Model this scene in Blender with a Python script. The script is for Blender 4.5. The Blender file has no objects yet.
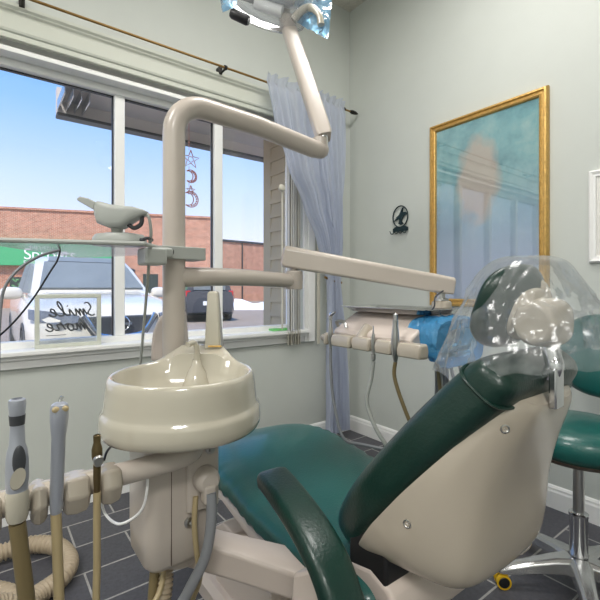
import bpy, bmesh, math, random
from mathutils import Vector as V, Matrix, noise
random.seed(7)
C = bpy.context.scene.collection
PI = math.pi
H = 1.15                                   # camera height
FW = V((.6030, .7977, 0)); RT = V((.7977, -.6030, 0)); CAM = V((0, 0, H))
def ray(px, py): return FW + RT*((px-300)/419) + V((0, 0, (288-py)/419))
def at(px, py, d): return CAM + ray(px, py)*d
def onX(px, py, X): r = ray(px, py); return CAM + r*(X/r.x)
def onY(px, py, Y): r = ray(px, py); return CAM + r*(Y/r.y)
def onZ(px, py, Z): r = ray(px, py); return CAM + r*((Z-H)/r.z)

# ------------------------------------------------------------------ materials
def s2l(c): return c/12.92 if c <= .04045 else ((c+.055)/1.055)**2.4
def rgb(r, g, b): return (s2l(r/255), s2l(g/255), s2l(b/255), 1)
def mat(name, col, rough=.5, metal=0, var=.04, vscale=6, bump=0, bscale=60, coat=0, sheen=0, spec=.5, trans=0):
    m = bpy.data.materials.new(name); m.use_nodes = True
    n = m.node_tree.nodes; l = m.node_tree.links; b = n['Principled BSDF']
    b.inputs['Roughness'].default_value = rough; b.inputs['Metallic'].default_value = metal
    b.inputs['Coat Weight'].default_value = coat; b.inputs['Coat Roughness'].default_value = .12
    b.inputs['Specular IOR Level'].default_value = spec; b.inputs['Sheen Weight'].default_value = sheen
    b.inputs['Transmission Weight'].default_value = trans
    tc = n.new('ShaderNodeTexCoord'); nz = n.new('ShaderNodeTexNoise'); nz.inputs['Scale'].default_value = vscale
    nz.inputs['Detail'].default_value = 4
    l.new(tc.outputs['Object'], nz.inputs['Vector'])
    mx = n.new('ShaderNodeMix'); mx.data_type = 'RGBA'
    mx.inputs['A'].default_value = tuple(c*(1-var*2) for c in col[:3])+(1,)
    mx.inputs['B'].default_value = tuple(min(1, c*(1+var*2)) for c in col[:3])+(1,)
    l.new(nz.outputs['Fac'], mx.inputs['Factor']); l.new(mx.outputs['Result'], b.inputs['Base Color'])
    if bump:
        nb = n.new('ShaderNodeTexNoise'); nb.inputs['Scale'].default_value = bscale; nb.inputs['Detail'].default_value = 5
        bp = n.new('ShaderNodeBump'); bp.inputs['Strength'].default_value = bump; bp.inputs['Distance'].default_value = .01
        l.new(tc.outputs['Object'], nb.inputs['Vector']); l.new(nb.outputs['Fac'], bp.inputs['Height']); l.new(bp.outputs['Normal'], b.inputs['Normal'])
    return m
def film(name, tint, opac=.12, gloss=.25, rough=.08, bump=.6, bscale=9, white=(.9, .93, .95, 1)):
    """thin clear film / pane: transparent, some scatter, some reflection"""
    m = bpy.data.materials.new(name); m.use_nodes = True
    n = m.node_tree.nodes; l = m.node_tree.links; n.remove(n['Principled BSDF']); out = n['Material Output']
    t = n.new('ShaderNodeBsdfTransparent'); t.inputs['Color'].default_value = tint
    d = n.new('ShaderNodeBsdfDiffuse'); d.inputs['Color'].default_value = white
    g = n.new('ShaderNodeBsdfGlossy'); g.inputs['Roughness'].default_value = rough
    m1 = n.new('ShaderNodeMixShader'); m1.inputs[0].default_value = opac
    m2 = n.new('ShaderNodeMixShader')
    l.new(t.outputs[0], m1.inputs[1]); l.new(d.outputs[0], m1.inputs[2])
    l.new(m1.outputs[0], m2.inputs[1]); l.new(g.outputs[0], m2.inputs[2])
    lw = n.new('ShaderNodeLayerWeight'); lw.inputs['Blend'].default_value = .25
    mp = n.new('ShaderNodeMath'); mp.operation = 'MULTIPLY'; mp.inputs[1].default_value = gloss
    ad = n.new('ShaderNodeMath'); ad.operation = 'ADD'; ad.inputs[1].default_value = gloss*.12
    l.new(lw.outputs['Fresnel'], mp.inputs[0]); l.new(mp.outputs[0], ad.inputs[0]); l.new(ad.outputs[0], m2.inputs[0])
    if bump:
        tc = n.new('ShaderNodeTexCoord'); nb = n.new('ShaderNodeTexNoise'); nb.inputs['Scale'].default_value = bscale
        nb.inputs['Detail'].default_value = 3; nb.inputs['Distortion'].default_value = 1.5
        bp = n.new('ShaderNodeBump'); bp.inputs['Strength'].default_value = bump; bp.inputs['Distance'].default_value = .03
        l.new(tc.outputs['Object'], nb.inputs['Vector']); l.new(nb.outputs['Fac'], bp.inputs['Height'])
        for q in (d, g, lw): l.new(bp.outputs['Normal'], q.inputs['Normal'])
    l.new(m2.outputs[0], out.inputs['Surface'])
    return m
def brick(name, c1, c2, mortar, w, h, msize, offs=.5, rot=(0, 0, 0), loc=(0, 0, 0), rough=.85, bump=.3, mottle=.5, spec=.4):
    m = mat(name, c1, rough, spec=spec); n = m.node_tree.nodes; l = m.node_tree.links; b = n['Principled BSDF']
    tc = n.new('ShaderNodeTexCoord'); mp = n.new('ShaderNodeMapping'); mp.inputs['Rotation'].default_value = rot; mp.inputs['Location'].default_value = loc
    br = n.new('ShaderNodeTexBrick'); br.inputs['Scale'].default_value = 1; br.inputs['Brick Width'].default_value = w
    br.inputs['Row Height'].default_value = h; br.inputs['Mortar Size'].default_value = msize; br.offset = offs
    br.inputs['Color1'].default_value = c1; br.inputs['Color2'].default_value = c2; br.inputs['Mortar'].default_value = mortar
    br.inputs['Bias'].default_value = 0; br.inputs['Mortar Smooth'].default_value = .2
    l.new(tc.outputs['Object'], mp.inputs['Vector']); l.new(mp.outputs[0], br.inputs['Vector'])
    nz = n.new('ShaderNodeTexNoise'); nz.inputs['Scale'].default_value = 2.5 if w < .3 else 60; nz.inputs['Detail'].default_value = 8; nz.inputs['Roughness'].default_value = .7
    l.new(tc.outputs['Object'], nz.inputs['Vector'])
    mr = n.new('ShaderNodeMapRange'); mr.inputs['From Min'].default_value = .3; mr.inputs['From Max'].default_value = .7
    mr.inputs['To Min'].default_value = 1-mottle*.5; mr.inputs['To Max'].default_value = 1+mottle*.5
    l.new(nz.outputs['Fac'], mr.inputs['Value'])
    mx = n.new('ShaderNodeMix'); mx.data_type = 'RGBA'; mx.blend_type = 'MULTIPLY'; mx.inputs['Factor'].default_value = 1
    l.new(br.outputs['Color'], mx.inputs['A']); l.new(mr.outputs[0], mx.inputs['B']); l.new(mx.outputs['Result'], b.inputs['Base Color'])
    bp = n.new('ShaderNodeBump'); bp.inputs['Strength'].default_value = bump; bp.inputs['Distance'].default_value = .005; bp.invert = True
    l.new(br.outputs['Fac'], bp.inputs['Height']); l.new(bp.outputs['Normal'], b.inputs['Normal'])
    return m
M = {}
M['wall'] = mat('wall_paint', rgb(202, 206, 200), .6, bump=.04, bscale=120, var=.015)
M['ceil'] = mat('ceiling_board', rgb(214, 210, 200), .9, var=.12, vscale=45, bump=.3, bscale=40)
M['floor'] = brick('slate_tile', rgb(84, 84, 90), rgb(72, 72, 78), rgb(165, 163, 160), .42, .208, .0045, loc=(-.115, .0, 0), rough=.5, bump=.25, mottle=.5)
M['white'] = mat('white_paint', rgb(243, 243, 241), .4, var=.01)
M['cream_trim'] = mat('cream_trim_paint', rgb(205, 208, 196), .5, var=.01)
M['glass'] = film('window_glass', (.985, .99, .985, 1), .01, .3, .01, 0)
M['pglass'] = film('picture_glass', (.98, .99, .985, 1), .0, .62, .015, 0)
M['glass'].node_tree.nodes['Diffuse BSDF'].inputs['Color'].default_value = (.9, .9, .95, 1)
M['beige'] = mat('beige_enamel', rgb(192, 182, 172), .32, coat=.25, var=.015)
M['beige2'] = mat('beige_shell_plastic', rgb(180, 170, 155), .25, coat=.4, var=.015)
M['pinkbeige'] = mat('pale_beige_enamel', rgb(205, 192, 182), .38, var=.02)
M['ceramic'] = mat('glazed_bisque_ceramic', rgb(186, 180, 164), .1, coat=.8, var=.01)
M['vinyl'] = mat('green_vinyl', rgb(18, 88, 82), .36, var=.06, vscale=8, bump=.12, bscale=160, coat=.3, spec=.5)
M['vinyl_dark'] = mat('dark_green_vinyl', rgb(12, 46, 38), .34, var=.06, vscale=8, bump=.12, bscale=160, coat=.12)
M['chrome'] = mat('chrome', rgb(215, 215, 218), .14, 1, var=.01)
M['steel'] = mat('brushed_steel', rgb(190, 190, 188), .28, 1, var=.03)
M['satin'] = mat('satin_grey_plastic', rgb(168, 172, 182), .3, .35, var=.02)
M['alu'] = mat('polished_aluminium', rgb(205, 205, 205), .22, .8, var=.02)
M['black'] = mat('black_plastic', rgb(22, 22, 24), .4, var=.02)
M['dark'] = mat('dark_grey_plastic', rgb(60, 62, 66), .45)
M['grey'] = mat('grey_plastic', rgb(166, 169, 164), .4, var=.02)
M['greycord'] = mat('grey_tubing', rgb(140, 142, 146), .45)
M['hose'] = mat('beige_corrugated_hose', rgb(176, 160, 136), .5, var=.03)
M['tanhose'] = mat('tan_tubing', rgb(178, 160, 122), .4, var=.04)
M['olive'] = mat('olive_tubing', rgb(118, 104, 72), .4, var=.05)
M['bronze'] = mat('bronze_valve', rgb(112, 96, 66), .3, .7)
M['gold'] = mat('gilded_frame', rgb(206, 168, 98), .42, .6, var=.15, vscale=60, bump=.4, bscale=90)
M['brass'] = mat('antique_brass', rgb(150, 118, 70), .35, .8)
M['gun'] = mat('dark_bronze', rgb(40, 38, 36), .45, .5)
M['iron'] = mat('dark_teal_metal', rgb(28, 50, 54), .5, .2)
M['curtain'] = None
M['blind'] = mat('beige_blind_slat', rgb(206, 202, 188), .6)
M['blue'] = film('blue_plastic', (.25, .62, .95, 1), .45, .4, .12, .8, 14, (.10, .45, .85, 1))
M['paleblue'] = film('pale_blue_plastic', (.55, .8, .97, 1), .45, .5, .1, .8, 10, (.45, .72, .92, 1))
M['bag'] = film('clear_plastic_bag', (.97, .98, .985, 1), .11, .42, .22, .3, 5)
M['clear'] = film('clear_acrylic', (.97, .98, .98, 1), .04, .6, .03, 0)
M['shield'] = film('clear_light_shield', (.97, .98, .99, 1), .22, .8, .05, 0)
M['shelf'] = film('frosted_acrylic', (.92, .92, .94, 1), .16, .3, .15, 0, 1, (.75, .76, .8, 1))
M['yellow'] = mat('yellow_rubber', rgb(225, 180, 30), .45)
M['brick'] = brick('red_brick', rgb(192, 128, 100), rgb(170, 106, 80), rgb(200, 176, 156), .22, .075, .010, rot=(PI/2, 0, 0), mottle=.5)
M['siding'] = mat('tan_siding', rgb(196, 180, 150), .7, var=.04)
M['soffit'] = mat('weathered_soffit', rgb(222, 212, 204), .8, var=.12, vscale=3)
M['green'] = mat('green_sign', rgb(70, 168, 110), .6)
M['asphalt'] = mat('asphalt', rgb(146, 130, 116), .9, var=.12, vscale=2)
M['snow'] = mat('snow', rgb(240, 242, 248), .8, bump=.5, bscale=3)
M['carwhite'] = mat('white_car_paint', rgb(220, 212, 198), .2, coat=.8, var=.005)
M['carblack'] = mat('black_car_paint', rgb(44, 48, 58), .2, coat=.8, var=.01)
M['carglass'] = mat('tinted_glass', rgb(122, 128, 130), .4, spec=.05, var=.1, vscale=2)
M['lens'] = mat('headlamp_lens', rgb(120, 126, 138), .08, .3, var=.2, vscale=12)
M['tire'] = mat('tire_rubber', rgb(36, 36, 38), .8)
M['red'] = mat('red_tail_lamp', rgb(190, 30, 30), .2)
M['orn'] = mat('copper_filigree', rgb(165, 100, 88), .4, .3)
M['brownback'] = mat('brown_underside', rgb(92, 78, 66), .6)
M['soapgreen'] = mat('green_packet', rgb(120, 205, 120), .4)
M['paper'] = mat('off_white_print', rgb(228, 226, 220), .6, var=.03, vscale=20)
M['ink'] = mat('charcoal_ink', rgb(70, 72, 74), .5)
M['leafdark'] = mat('dark_pane', rgb(52, 62, 56), .4)
M['leaf'] = mat('painted_leaf', rgb(96, 150, 96), .6)
M['tray'] = mat('tray_steel', rgb(200, 200, 200), .2, 1, var=.02)
def emis(name, col, s):
    m = bpy.data.materials.new(name); m.use_nodes = True; b = m.node_tree.nodes['Principled BSDF']
    b.inputs['Emission Color'].default_value = col; b.inputs['Emission Strength'].default_value = s; b.inputs['Base Color'].default_value = col
    return m
def sheer():
    m = bpy.data.materials.new('sheer_blue_voile'); m.use_nodes = True; n = m.node_tree.nodes; l = m.node_tree.links
    n.remove(n['Principled BSDF']); d = n.new('ShaderNodeBsdfDiffuse'); d.inputs['Color'].default_value = rgb(206, 212, 226)
    t = n.new('ShaderNodeBsdfTranslucent'); t.inputs['Color'].default_value = rgb(226, 232, 244)
    tr = n.new('ShaderNodeBsdfTransparent'); a = n.new('ShaderNodeMixShader'); a.inputs[0].default_value = .45
    b = n.new('ShaderNodeMixShader'); b.inputs[0].default_value = .12
    l.new(d.outputs[0], a.inputs[1]); l.new(t.outputs[0], a.inputs[2]); l.new(a.outputs[0], b.inputs[1]); l.new(tr.outputs[0], b.inputs[2])
    l.new(b.outputs[0], n['Material Output'].inputs['Surface']); return m
M['curtain'] = sheer()
def artwork():
    m = mat('mottled_teal_print', rgb(110, 160, 175), .6, spec=.1); n = m.node_tree.nodes; l = m.node_tree.links; b = n['Principled BSDF']
    b.inputs['Coat Roughness'].default_value = .03
    tc = n.new('ShaderNodeTexCoord'); nz = n.new('ShaderNodeTexNoise'); nz.inputs['Scale'].default_value = 5; nz.inputs['Detail'].default_value = 8; nz.inputs['Roughness'].default_value = .65
    l.new(tc.outputs['Object'], nz.inputs['Vector'])
    cr = n.new('ShaderNodeValToRGB'); e = cr.color_ramp.elements
    e[0].position = .3; e[0].color = rgb(122, 170, 186); e[1].position = .72; e[1].color = rgb(204, 228, 226)
    k = e.new(.5); k.color = rgb(158, 206, 214)
    l.new(nz.outputs['Fac'], cr.inputs[0])
    sx = n.new('ShaderNodeSeparateXYZ'); l.new(tc.outputs['Object'], sx.inputs[0])
    mr = n.new('ShaderNodeMapRange'); mr.inputs['From Min'].default_value = .25; mr.inputs['From Max'].default_value = -.35
    l.new(sx.outputs['Z'], mr.inputs['Value'])
    mx = n.new('ShaderNodeMix'); mx.data_type = 'RGBA'; mx.inputs['B'].default_value = rgb(190, 202, 228)
    l.new(mr.outputs[0], mx.inputs['Factor']); l.new(cr.outputs[0], mx.inputs['A'])
    mpv = n.new('ShaderNodeMapping'); mpv.inputs['Location'].default_value = (0, -.25, -.55); mpv.inputs['Scale'].default_value = (1, 6.5, 3.2)
    ns = n.new('ShaderNodeTexNoise'); ns.inputs['Scale'].default_value = 9; ns.inputs['Detail'].default_value = 5
    ad = n.new('ShaderNodeMix'); ad.data_type = 'RGBA'; ad.blend_type = 'LINEAR_LIGHT'; ad.inputs['Factor'].default_value = .35
    l.new(tc.outputs['Object'], mpv.inputs['Vector']); l.new(tc.outputs['Object'], ns.inputs['Vector'])
    l.new(mpv.outputs[0], ad.inputs['A']); l.new(ns.outputs['Color'], ad.inputs['B'])
    gr = n.new('ShaderNodeTexGradient'); gr.gradient_type = 'SPHERICAL'; l.new(ad.outputs['Result'], gr.inputs['Vector'])
    m2 = n.new('ShaderNodeMapRange'); m2.inputs['From Min'].default_value = .05; m2.inputs['From Max'].default_value = .35; m2.inputs['To Max'].default_value = .75
    l.new(gr.outputs['Fac'], m2.inputs['Value'])
    mz = n.new('ShaderNodeMix'); mz.data_type = 'RGBA'; mz.inputs['B'].default_value = rgb(232, 206, 192)
    l.new(m2.outputs[0], mz.inputs['Factor']); l.new(mx.outputs['Result'], mz.inputs['A']); l.new(mz.outputs['Result'], b.inputs['Base Color'])
    return m
M['art'] = artwork()
M['artpale'] = mat('pale_peach_paint', rgb(208, 186, 182), .5, var=.12, vscale=14, coat=.5)
M['artpale2'] = mat('pale_lilac_paint', rgb(196, 200, 224), .5, var=.08, vscale=10, coat=.5)

# ------------------------------------------------------------------ mesh helpers
def smooth_path(pts, n=6):
    pts = [V(p) for p in pts]
    if len(pts) < 3: return pts
    out = []
    for i in range(len(pts)-1):
        p0 = pts[max(i-1, 0)]; p1 = pts[i]; p2 = pts[i+1]; p3 = pts[min(i+2, len(pts)-1)]
        for k in range(n):
            t = k/n
            out.append(.5*((2*p1)+(p2-p0)*t+(2*p0-5*p1+4*p2-p3)*t*t+(3*p1-p0-3*p2+p3)*t**3))
    out.append(pts[-1]); return out
def base_of(o):
    t = V((0, 0, 0))
    while o is not None: t = t+o.matrix_basis.translation; o = o.parent
    return t
class MB:
    def __init__(s): s.bm = bmesh.new()
    def quad(s, a, b, c, d): s.bm.faces.new([s.bm.verts.new(V(p)) for p in (a, b, c, d)]); return s
    def box(s, lo, hi, T=None):
        r = bmesh.ops.create_cube(s.bm, size=1)
        lo, hi = V(lo), V(hi); c = (lo+hi)/2; z = hi-lo
        for v in r['verts']:
            v.co = V((v.co.x*z.x, v.co.y*z.y, v.co.z*z.z))+c
            if T: v.co = T @ v.co
        return s
    def loft(s, rings, cap=True, closed=True):
        vr = [[s.bm.verts.new(V(p)) for p in r] for r in rings]; n = len(vr[0])
        for i in range(len(vr)-1):
            for j in range(n if closed else n-1):
                k = (j+1) % n
                s.bm.faces.new((vr[i][j], vr[i][k], vr[i+1][k], vr[i+1][j]))
        if cap and closed: s.bm.faces.new(vr[0][::-1]); s.bm.faces.new(vr[-1])
        return s
    def tube(s, pts, r, n=12, sm=6, cap=True, flat=None):
        P = smooth_path(pts, sm) if sm else [V(p) for p in pts]
        m = len(P); rr = r if isinstance(r, (list, tuple)) else [r]
        def rad(i):
            f = i/(m-1)*(len(rr)-1) if len(rr) > 1 else 0
            a = int(f); b = min(a+1, len(rr)-1); return rr[a]*(1-(f-a))+rr[b]*(f-a)
        t = (P[1]-P[0]).normalized(); up = V((0, 0, 1)) if abs(t.z) < .9 else V((1, 0, 0))
        nrm = t.cross(up).normalized(); rings = []
        for i, p in enumerate(P):
            t = (P[min(i+1, m-1)]-P[max(i-1, 0)]).normalized()
            nrm = (nrm - t*nrm.dot(t)).normalized(); bn = t.cross(nrm)
            q = rad(i); e = flat or 1
            rings.append([p+nrm*math.cos(2*PI*k/n)*q+bn*math.sin(2*PI*k/n)*q*e for k in range(n)])
        return s.loft(rings, cap)
    def lathe(s, prof, T=None, n=32, cap=True):
        rings = [[V((r*math.cos(2*PI*k/n), r*math.sin(2*PI*k/n), z)) for k in range(n)] for r, z in prof]
        if T: rings = [[T @ p for p in r] for r in rings]
        return s.loft(rings, cap)
    def prism(s, poly, axis, a, b, T=None):
        """poly in the other two axes, extruded along axis from a to b"""
        def mk(p, q): return {'x': V((q, p[0], p[1])), 'y': V((p[0], q, p[1])), 'z': V((p[0], p[1], q))}[axis]
        r = [[mk(p, a) for p in poly], [mk(p, b) for p in poly]]
        if T: r = [[T @ p for p in q] for q in r]
        return s.loft(r)
    def ell(s, c, r, T=None, u=24, v=14, e=1.0):
        res = bmesh.ops.create_uvsphere(s.bm, u_segments=u, v_segments=v, radius=1)
        f = lambda x: math.copysign(abs(x)**e, x)
        for q in res['verts']:
            q.co = V((f(q.co.x)*r[0], f(q.co.y)*r[1], f(q.co.z)*r[2]))
            if T: q.co = T @ q.co
            q.co += V(c)
        return s
    def build(s, name, m, parent=None, bevel=0, sub=0, smooth=True, loc=None, ang=35, seg=3):
        bmesh.ops.recalc_face_normals(s.bm, faces=s.bm.faces)
        me = bpy.data.meshes.new(name)
        o = bpy.data.objects.new(name, me); C.objects.link(o)
        off = None
        if loc is not None: off = V(loc)
        elif parent is not None: off = base_of(parent)
        if off is not None:
            for v in s.bm.verts: v.co -= off
        if loc is not None: o.location = loc
        s.bm.to_mesh(me); s.bm.free()
        me.materials.append(m if not isinstance(m, str) else M[m])
        if smooth:
            for p in me.polygons: p.use_smooth = True
            me.set_sharp_from_angle(angle=math.radians(ang))
        if parent is not None: 
            o.parent = parent
            if loc is not None: o.location = V(loc)-base_of(parent)
        if bevel:
            b = o.modifiers.new('bevel', 'BEVEL'); b.width = bevel; b.segments = seg; b.limit_method = 'ANGLE'; b.angle_limit = math.radians(40); b.harden_normals = False
        if sub:
            q = o.modifiers.new('sub', 'SUBSURF'); q.levels = sub; q.render_levels = sub
        return o
def thing(name, loc, label, cat, group=None):
    o = bpy.data.objects.new(name, None); C.objects.link(o); o.location = loc; o.empty_display_size = .05
    return tag(o, label, cat, group)
def tag(o, label=None, cat=None, group=None, kind=None):
    if label: o['label'] = label
    if cat: o['category'] = cat
    if group: o['group'] = group
    if kind: o['kind'] = kind
    return o
def st(o): o['kind'] = 'structure'; return o
def R(deg): return math.radians(deg)
def frame(origin, x, y):
    """matrix whose local x,y axes are given"""
    x = V(x).normalized(); y = V(y); y = (y-x*y.dot(x)).normalized(); z = x.cross(y)
    m = Matrix((x, y, z)).transposed().to_4x4(); m.translation = V(origin); return m
def text(body, size, depth, m, parent, name, T, align='LEFT', shear=0, space=1, mirror=False):
    cu = bpy.data.curves.new(name, 'FONT'); cu.body = body; cu.size = size; cu.extrude = depth; cu.align_x = align; cu.shear = shear; cu.space_character = space
    tmp = bpy.data.objects.new('tmp', cu); C.objects.link(tmp); bpy.context.view_layer.update()
    me = bpy.data.meshes.new_from_object(tmp.evaluated_get(bpy.context.evaluated_depsgraph_get()))
    bpy.data.objects.remove(tmp)
    if mirror:
        me.transform(Matrix.Diagonal((-1, 1, 1, 1)))
    me.transform(T if parent is None else Matrix.Translation(-base_of(parent)) @ T)
    o = bpy.data.objects.new(name, me); C.objects.link(o); me.materials.append(M[m]); 
    if parent: o.parent = parent
    return o

# ------------------------------------------------------------------ room shell
WY, WX, CZ = 2.483, 2.387, 3.40
LX, BY = -2.4, -2.6
O1, O2, OZ0, OZ1 = -1.25, 1.90, .84, 2.40
GY = 2.60
st(MB().box((LX-.1, BY-.1, -.1), (WX+.1, WY+.16, 0)).build('floor', 'floor', smooth=False))
st(MB().box((LX-.1, BY-.1, CZ), (WX+.1, WY+.16, CZ+.1)).build('ceiling', 'ceil', smooth=False))
w = MB()
w.box((LX-.1, WY, 0), (O1, WY+.16, CZ)); w.box((O2, WY, 0), (WX+.1, WY+.16, CZ))
w.box((O1, WY, 0), (O2, WY+.16, OZ0)); w.box((O1, WY, OZ1), (O2, WY+.16, CZ))
st(w.build('wall_front', 'wall', smooth=False))
st(MB().box((WX, BY-.1, 0), (WX+.1, WY, CZ)).build('wall_right', 'wall', smooth=False))
st(MB().box((LX-.1, BY-.1, 0), (LX, WY, CZ)).build('wall_left', 'wall', smooth=False))
st(MB().box((LX, BY-.1, 0), (WX, BY, CZ)).build('wall_back', 'wall', smooth=False))
def base_prof(n):  # profile (out, z)
    return [(0, 0), (.016, 0), (.016, .085), (.012, .095), (.012, .105), (.006, .114), (0, .118)]
st(MB().prism([(WY-a, b) for a, b in base_prof(0)], 'x', LX, WX).build('baseboard_front', 'white', ang=20))
st(MB().prism([(WX-a, b) for a, b in base_prof(0)], 'y', BY, WY-.016).build('baseboard_right', 'white', ang=20))
# window
wf = MB()
wf.box((O1, GY-.045, OZ0), (O2, GY+.03, .875))
wf.box((O1, GY-.045, 2.262), (O2, GY+.03, OZ1))
for x, hw in ((O1+.03, .03), (-.61, .026), (.02, .026), (.63, .028), (1.255, .03), (O2-.025, .025)):
    wf.box((x-hw, GY-.04, .875), (x+hw, GY+.03, 2.262))
win = st(wf.build('window_1', 'white', bevel=.004))
gk = MB()
for x, hw in ((.63, .028), (1.255, .03)):
    gk.box((x-hw-.006, GY-.012, .875), (x-hw, GY+.012, 2.262))
gk.box((O1, GY-.012, 2.256), (O2, GY+.012, 2.262))
gk.build('gasket', 'black', win, smooth=False)
xs = [O1+.06, -.61, .02, .63, 1.255, O2-.05]
for i in range(5):
    MB().box((xs[i]+.026, GY-.003, .876), (xs[i+1]-.026, GY+.003, 2.256)).build('pane', 'glass', win, smooth=False)
MB().box((O1, WY-.01, 2.30), (O2, GY-.05, 2.325)).box((O1, GY-.075, 2.325), (O2, GY-.045, 2.345)).build('blind_track', 'white', win, bevel=.003)
# sill and casing
sl = MB(); sl.box((O1-.08, WY-.06, .818), (O2+.03, GY-.03, .843)); sl.box((O1-.06, WY-.035, .795), (O2+.01, WY, .818)); sl.box((O1-.05, WY-.02, .752), (O2, WY, .795))
st(sl.build('trim_1', 'white', bevel=.006))
cs = MB()
cs.box((O2, WY-.022, .75), (O2+.035, WY, 2.385)); cs.box((O2+.035, WY-.03, .75), (O2+.1, WY, 2.385))
cs.box((O1-.1, WY-.022, .75), (O1, WY, 2.385))
st(cs.build('trim_2', 'white', bevel=.005))
cr = MB().prism([(WY, 2.36), (WY-.022, 2.36), (WY-.022, 2.385), (WY-.03, 2.39), (WY-.034, 2.40), (WY-.03, 2.42), (WY-.03, 2.50), (WY-.04, 2.51), (WY-.04, 2.525), (WY, 2.53)], 'x', O1-.12, O2+.11)
st(cr.build('trim_3', 'cream_trim', ang=15))

# ceiling panels added out of view to fill the room with light
M['lamp'] = emis('lamp_diffuser', (1, .97, .92, 1), 3)
for i, (x, y) in enumerate(((-1.3, .8), (1.2, .95), (-1.2, -1.7))):
    t = thing('ceiling_light', (x, y, CZ), ['white ceiling panel light above the left side of the room', 'white ceiling panel light above the dental chair', 'white ceiling panel light at the back of the room'][i], 'ceiling light', 'ceiling panel lights')
    MB().box((x-.6, y-.3, CZ-.05), (x+.6, y+.3, CZ)).build('housing', 'white', t, smooth=False)
    MB().box((x-.57, y-.27, CZ-.056), (x+.57, y+.27, CZ-.049)).build('diffuser', 'lamp', t, smooth=False)
    l = bpy.data.lights.new('panel_light', 'AREA'); l.shape = 'RECTANGLE'; l.size = 1.1; l.size_y = .5; l.energy = [42, 27, 60][i]; l.color = (1, .975, .945)
    o = bpy.data.objects.new('panel_glow', l); C.objects.link(o); o.location = (0, 0, -.07); o.parent = t

# ------------------------------------------------------------------ curtain rod, curtain, blinds
rd = thing('curtain_rod', (.6, 2.375, 2.53), 'thin brass curtain rod running above the window', 'curtain rod')
MB().tube([(-1.4, 2.375, 2.53), (2.29, 2.375, 2.53)], .007, sm=0).build('rod', 'brass', rd)
for x in (-.62, .15, 1.21, 2.22):
    b = MB().box((x-.012, 2.44, 2.515), (x+.012, WY, 2.565)).box((x-.006, 2.365, 2.517), (x+.006, 2.45, 2.527)).tube([(x-.009, 2.375, 2.53), (x+.009, 2.375, 2.53)], .014, sm=0)
    b.build('bracket', 'gun', rd, bevel=.002)
MB().tube([(2.285, 2.375, 2.53), (2.31, 2.375, 2.53), (2.345, 2.375, 2.53), (2.372, 2.375, 2.53)], [.009, .016, .013, .003], sm=4).build('finial', 'gun', rd)
# sheer curtain: left/right edges per height read off the tied-back drape
def curtain():
    rows = [(2.575, 1.50, 2.20, .018), (2.50, 1.50, 2.20, .02), (2.3, 1.545, 2.20, .024), (2.0, 1.66, 2.185, .026), (1.75, 1.80, 2.17, .026), (1.5, 1.93, 2.155, .026), (1.32, 2.0, 2.14, .024), (1.18, 2.03, 2.125, .02), (1.05, 2.035, 2.14, .022), (.8, 2.03, 2.17, .028), (.4, 2.02, 2.20, .032), (.07, 2.01, 2.22, .034)]
    NS = 150; NR = 56; rings = []
    for i in range(NR+1):
        z = 2.575+(.07-2.575)*i/NR
        for k in range(len(rows)-1):
            if rows[k][0] >= z >= rows[k+1][0]-1e-6: break
        a, b = rows[k], rows[k+1]; f = (a[0]-z)/(a[0]-b[0]); f = f*f*(3-2*f)*.5+f*.5
        x0 = a[1]+(b[1]-a[1])*f; x1 = a[2]+(b[2]-a[2])*f; am = a[3]+(b[3]-a[3])*f
        r = []
        for j in range(NS+1):
            u = j/NS
            ph = 2*PI*(10*u + .35*math.sin(5*u+z*.7)+.15*math.sin(11*u))
            y = 2.352-am*math.sin(ph)*(.75+.35*math.sin(7*u+2*z)) + .010*math.sin(ph*2.3+z*3) - .02
            if abs(z-2.53) < .035: y = 2.358-.4*am*math.sin(ph)
            r.append(V((x0+(x1-x0)*u+.006*math.sin(ph*1.0+1), y, z+.006*math.sin(ph))))
        rings.append(r)
    o = MB().loft(rings, cap=False, closed=False).build('curtain', 'curtain', ang=180)
    tag(o, 'sheer pale blue curtain gathered beside the window corner, tied back', 'curtain')
    return o
curtain()
tb = MB().tube([(2.0, 2.345, 1.23), (2.08, 2.33, 1.20), (2.165, 2.345, 1.19), (2.21, WY-.004, 1.19)], .009, sm=6).build('curtain_tieback', 'brass', ang=60)
tag(tb, 'small brass tieback hook holding the blue curtain', 'curtain hook')
vb = thing('vertical_blind', (1.83, 2.4, .74), 'bunch of beige vertical blind slats drawn to the right side of window', 'blind')
for i in range(6):
    x = 1.735+i*.021; y = 2.438
    T = Matrix.Translation((x, y, 0)) @ Matrix.Rotation(R(62+5*math.sin(i*2)), 4, 'Z')
    MB().box((-.034, -.0012, .742+.004*math.sin(i*3)), (.034, .0012, 2.30), T).build('slat', 'blind', vb, smooth=False)
MB().box((1.70, 2.415, 2.30), (1.90, 2.46, 2.335)).build('head_rail', 'blind', vb, bevel=.004)
MB().tube([(1.71, 2.43, 2.30), (1.71, 2.43, 1.3)], .003, sm=0, n=6).build('wand', 'white', vb)
v2 = MB().box((2.012, WY-.05, .73), (2.03, WY-.034, 2.3)); o = v2.build('blind_slat', 'blind'); tag(o, 'single beige blind slat standing against the right window casing', 'blind slat')

kp = onY(282, 188, 2.40)
MB().tube([kp+V((0, .03, 0)), kp+V((0, .01, 0)), kp, kp+V((0, -.012, 0))], [.012, .02, .027, .018], sm=3, n=20).build('knob', 'blind', vb, ang=60)
MB().tube([kp+V((.012, .015, 0)), V((kp.x+.012, kp.y+.015, .86))], .006, sm=0, n=8).build('pull_rod', 'blind', vb)
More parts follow.
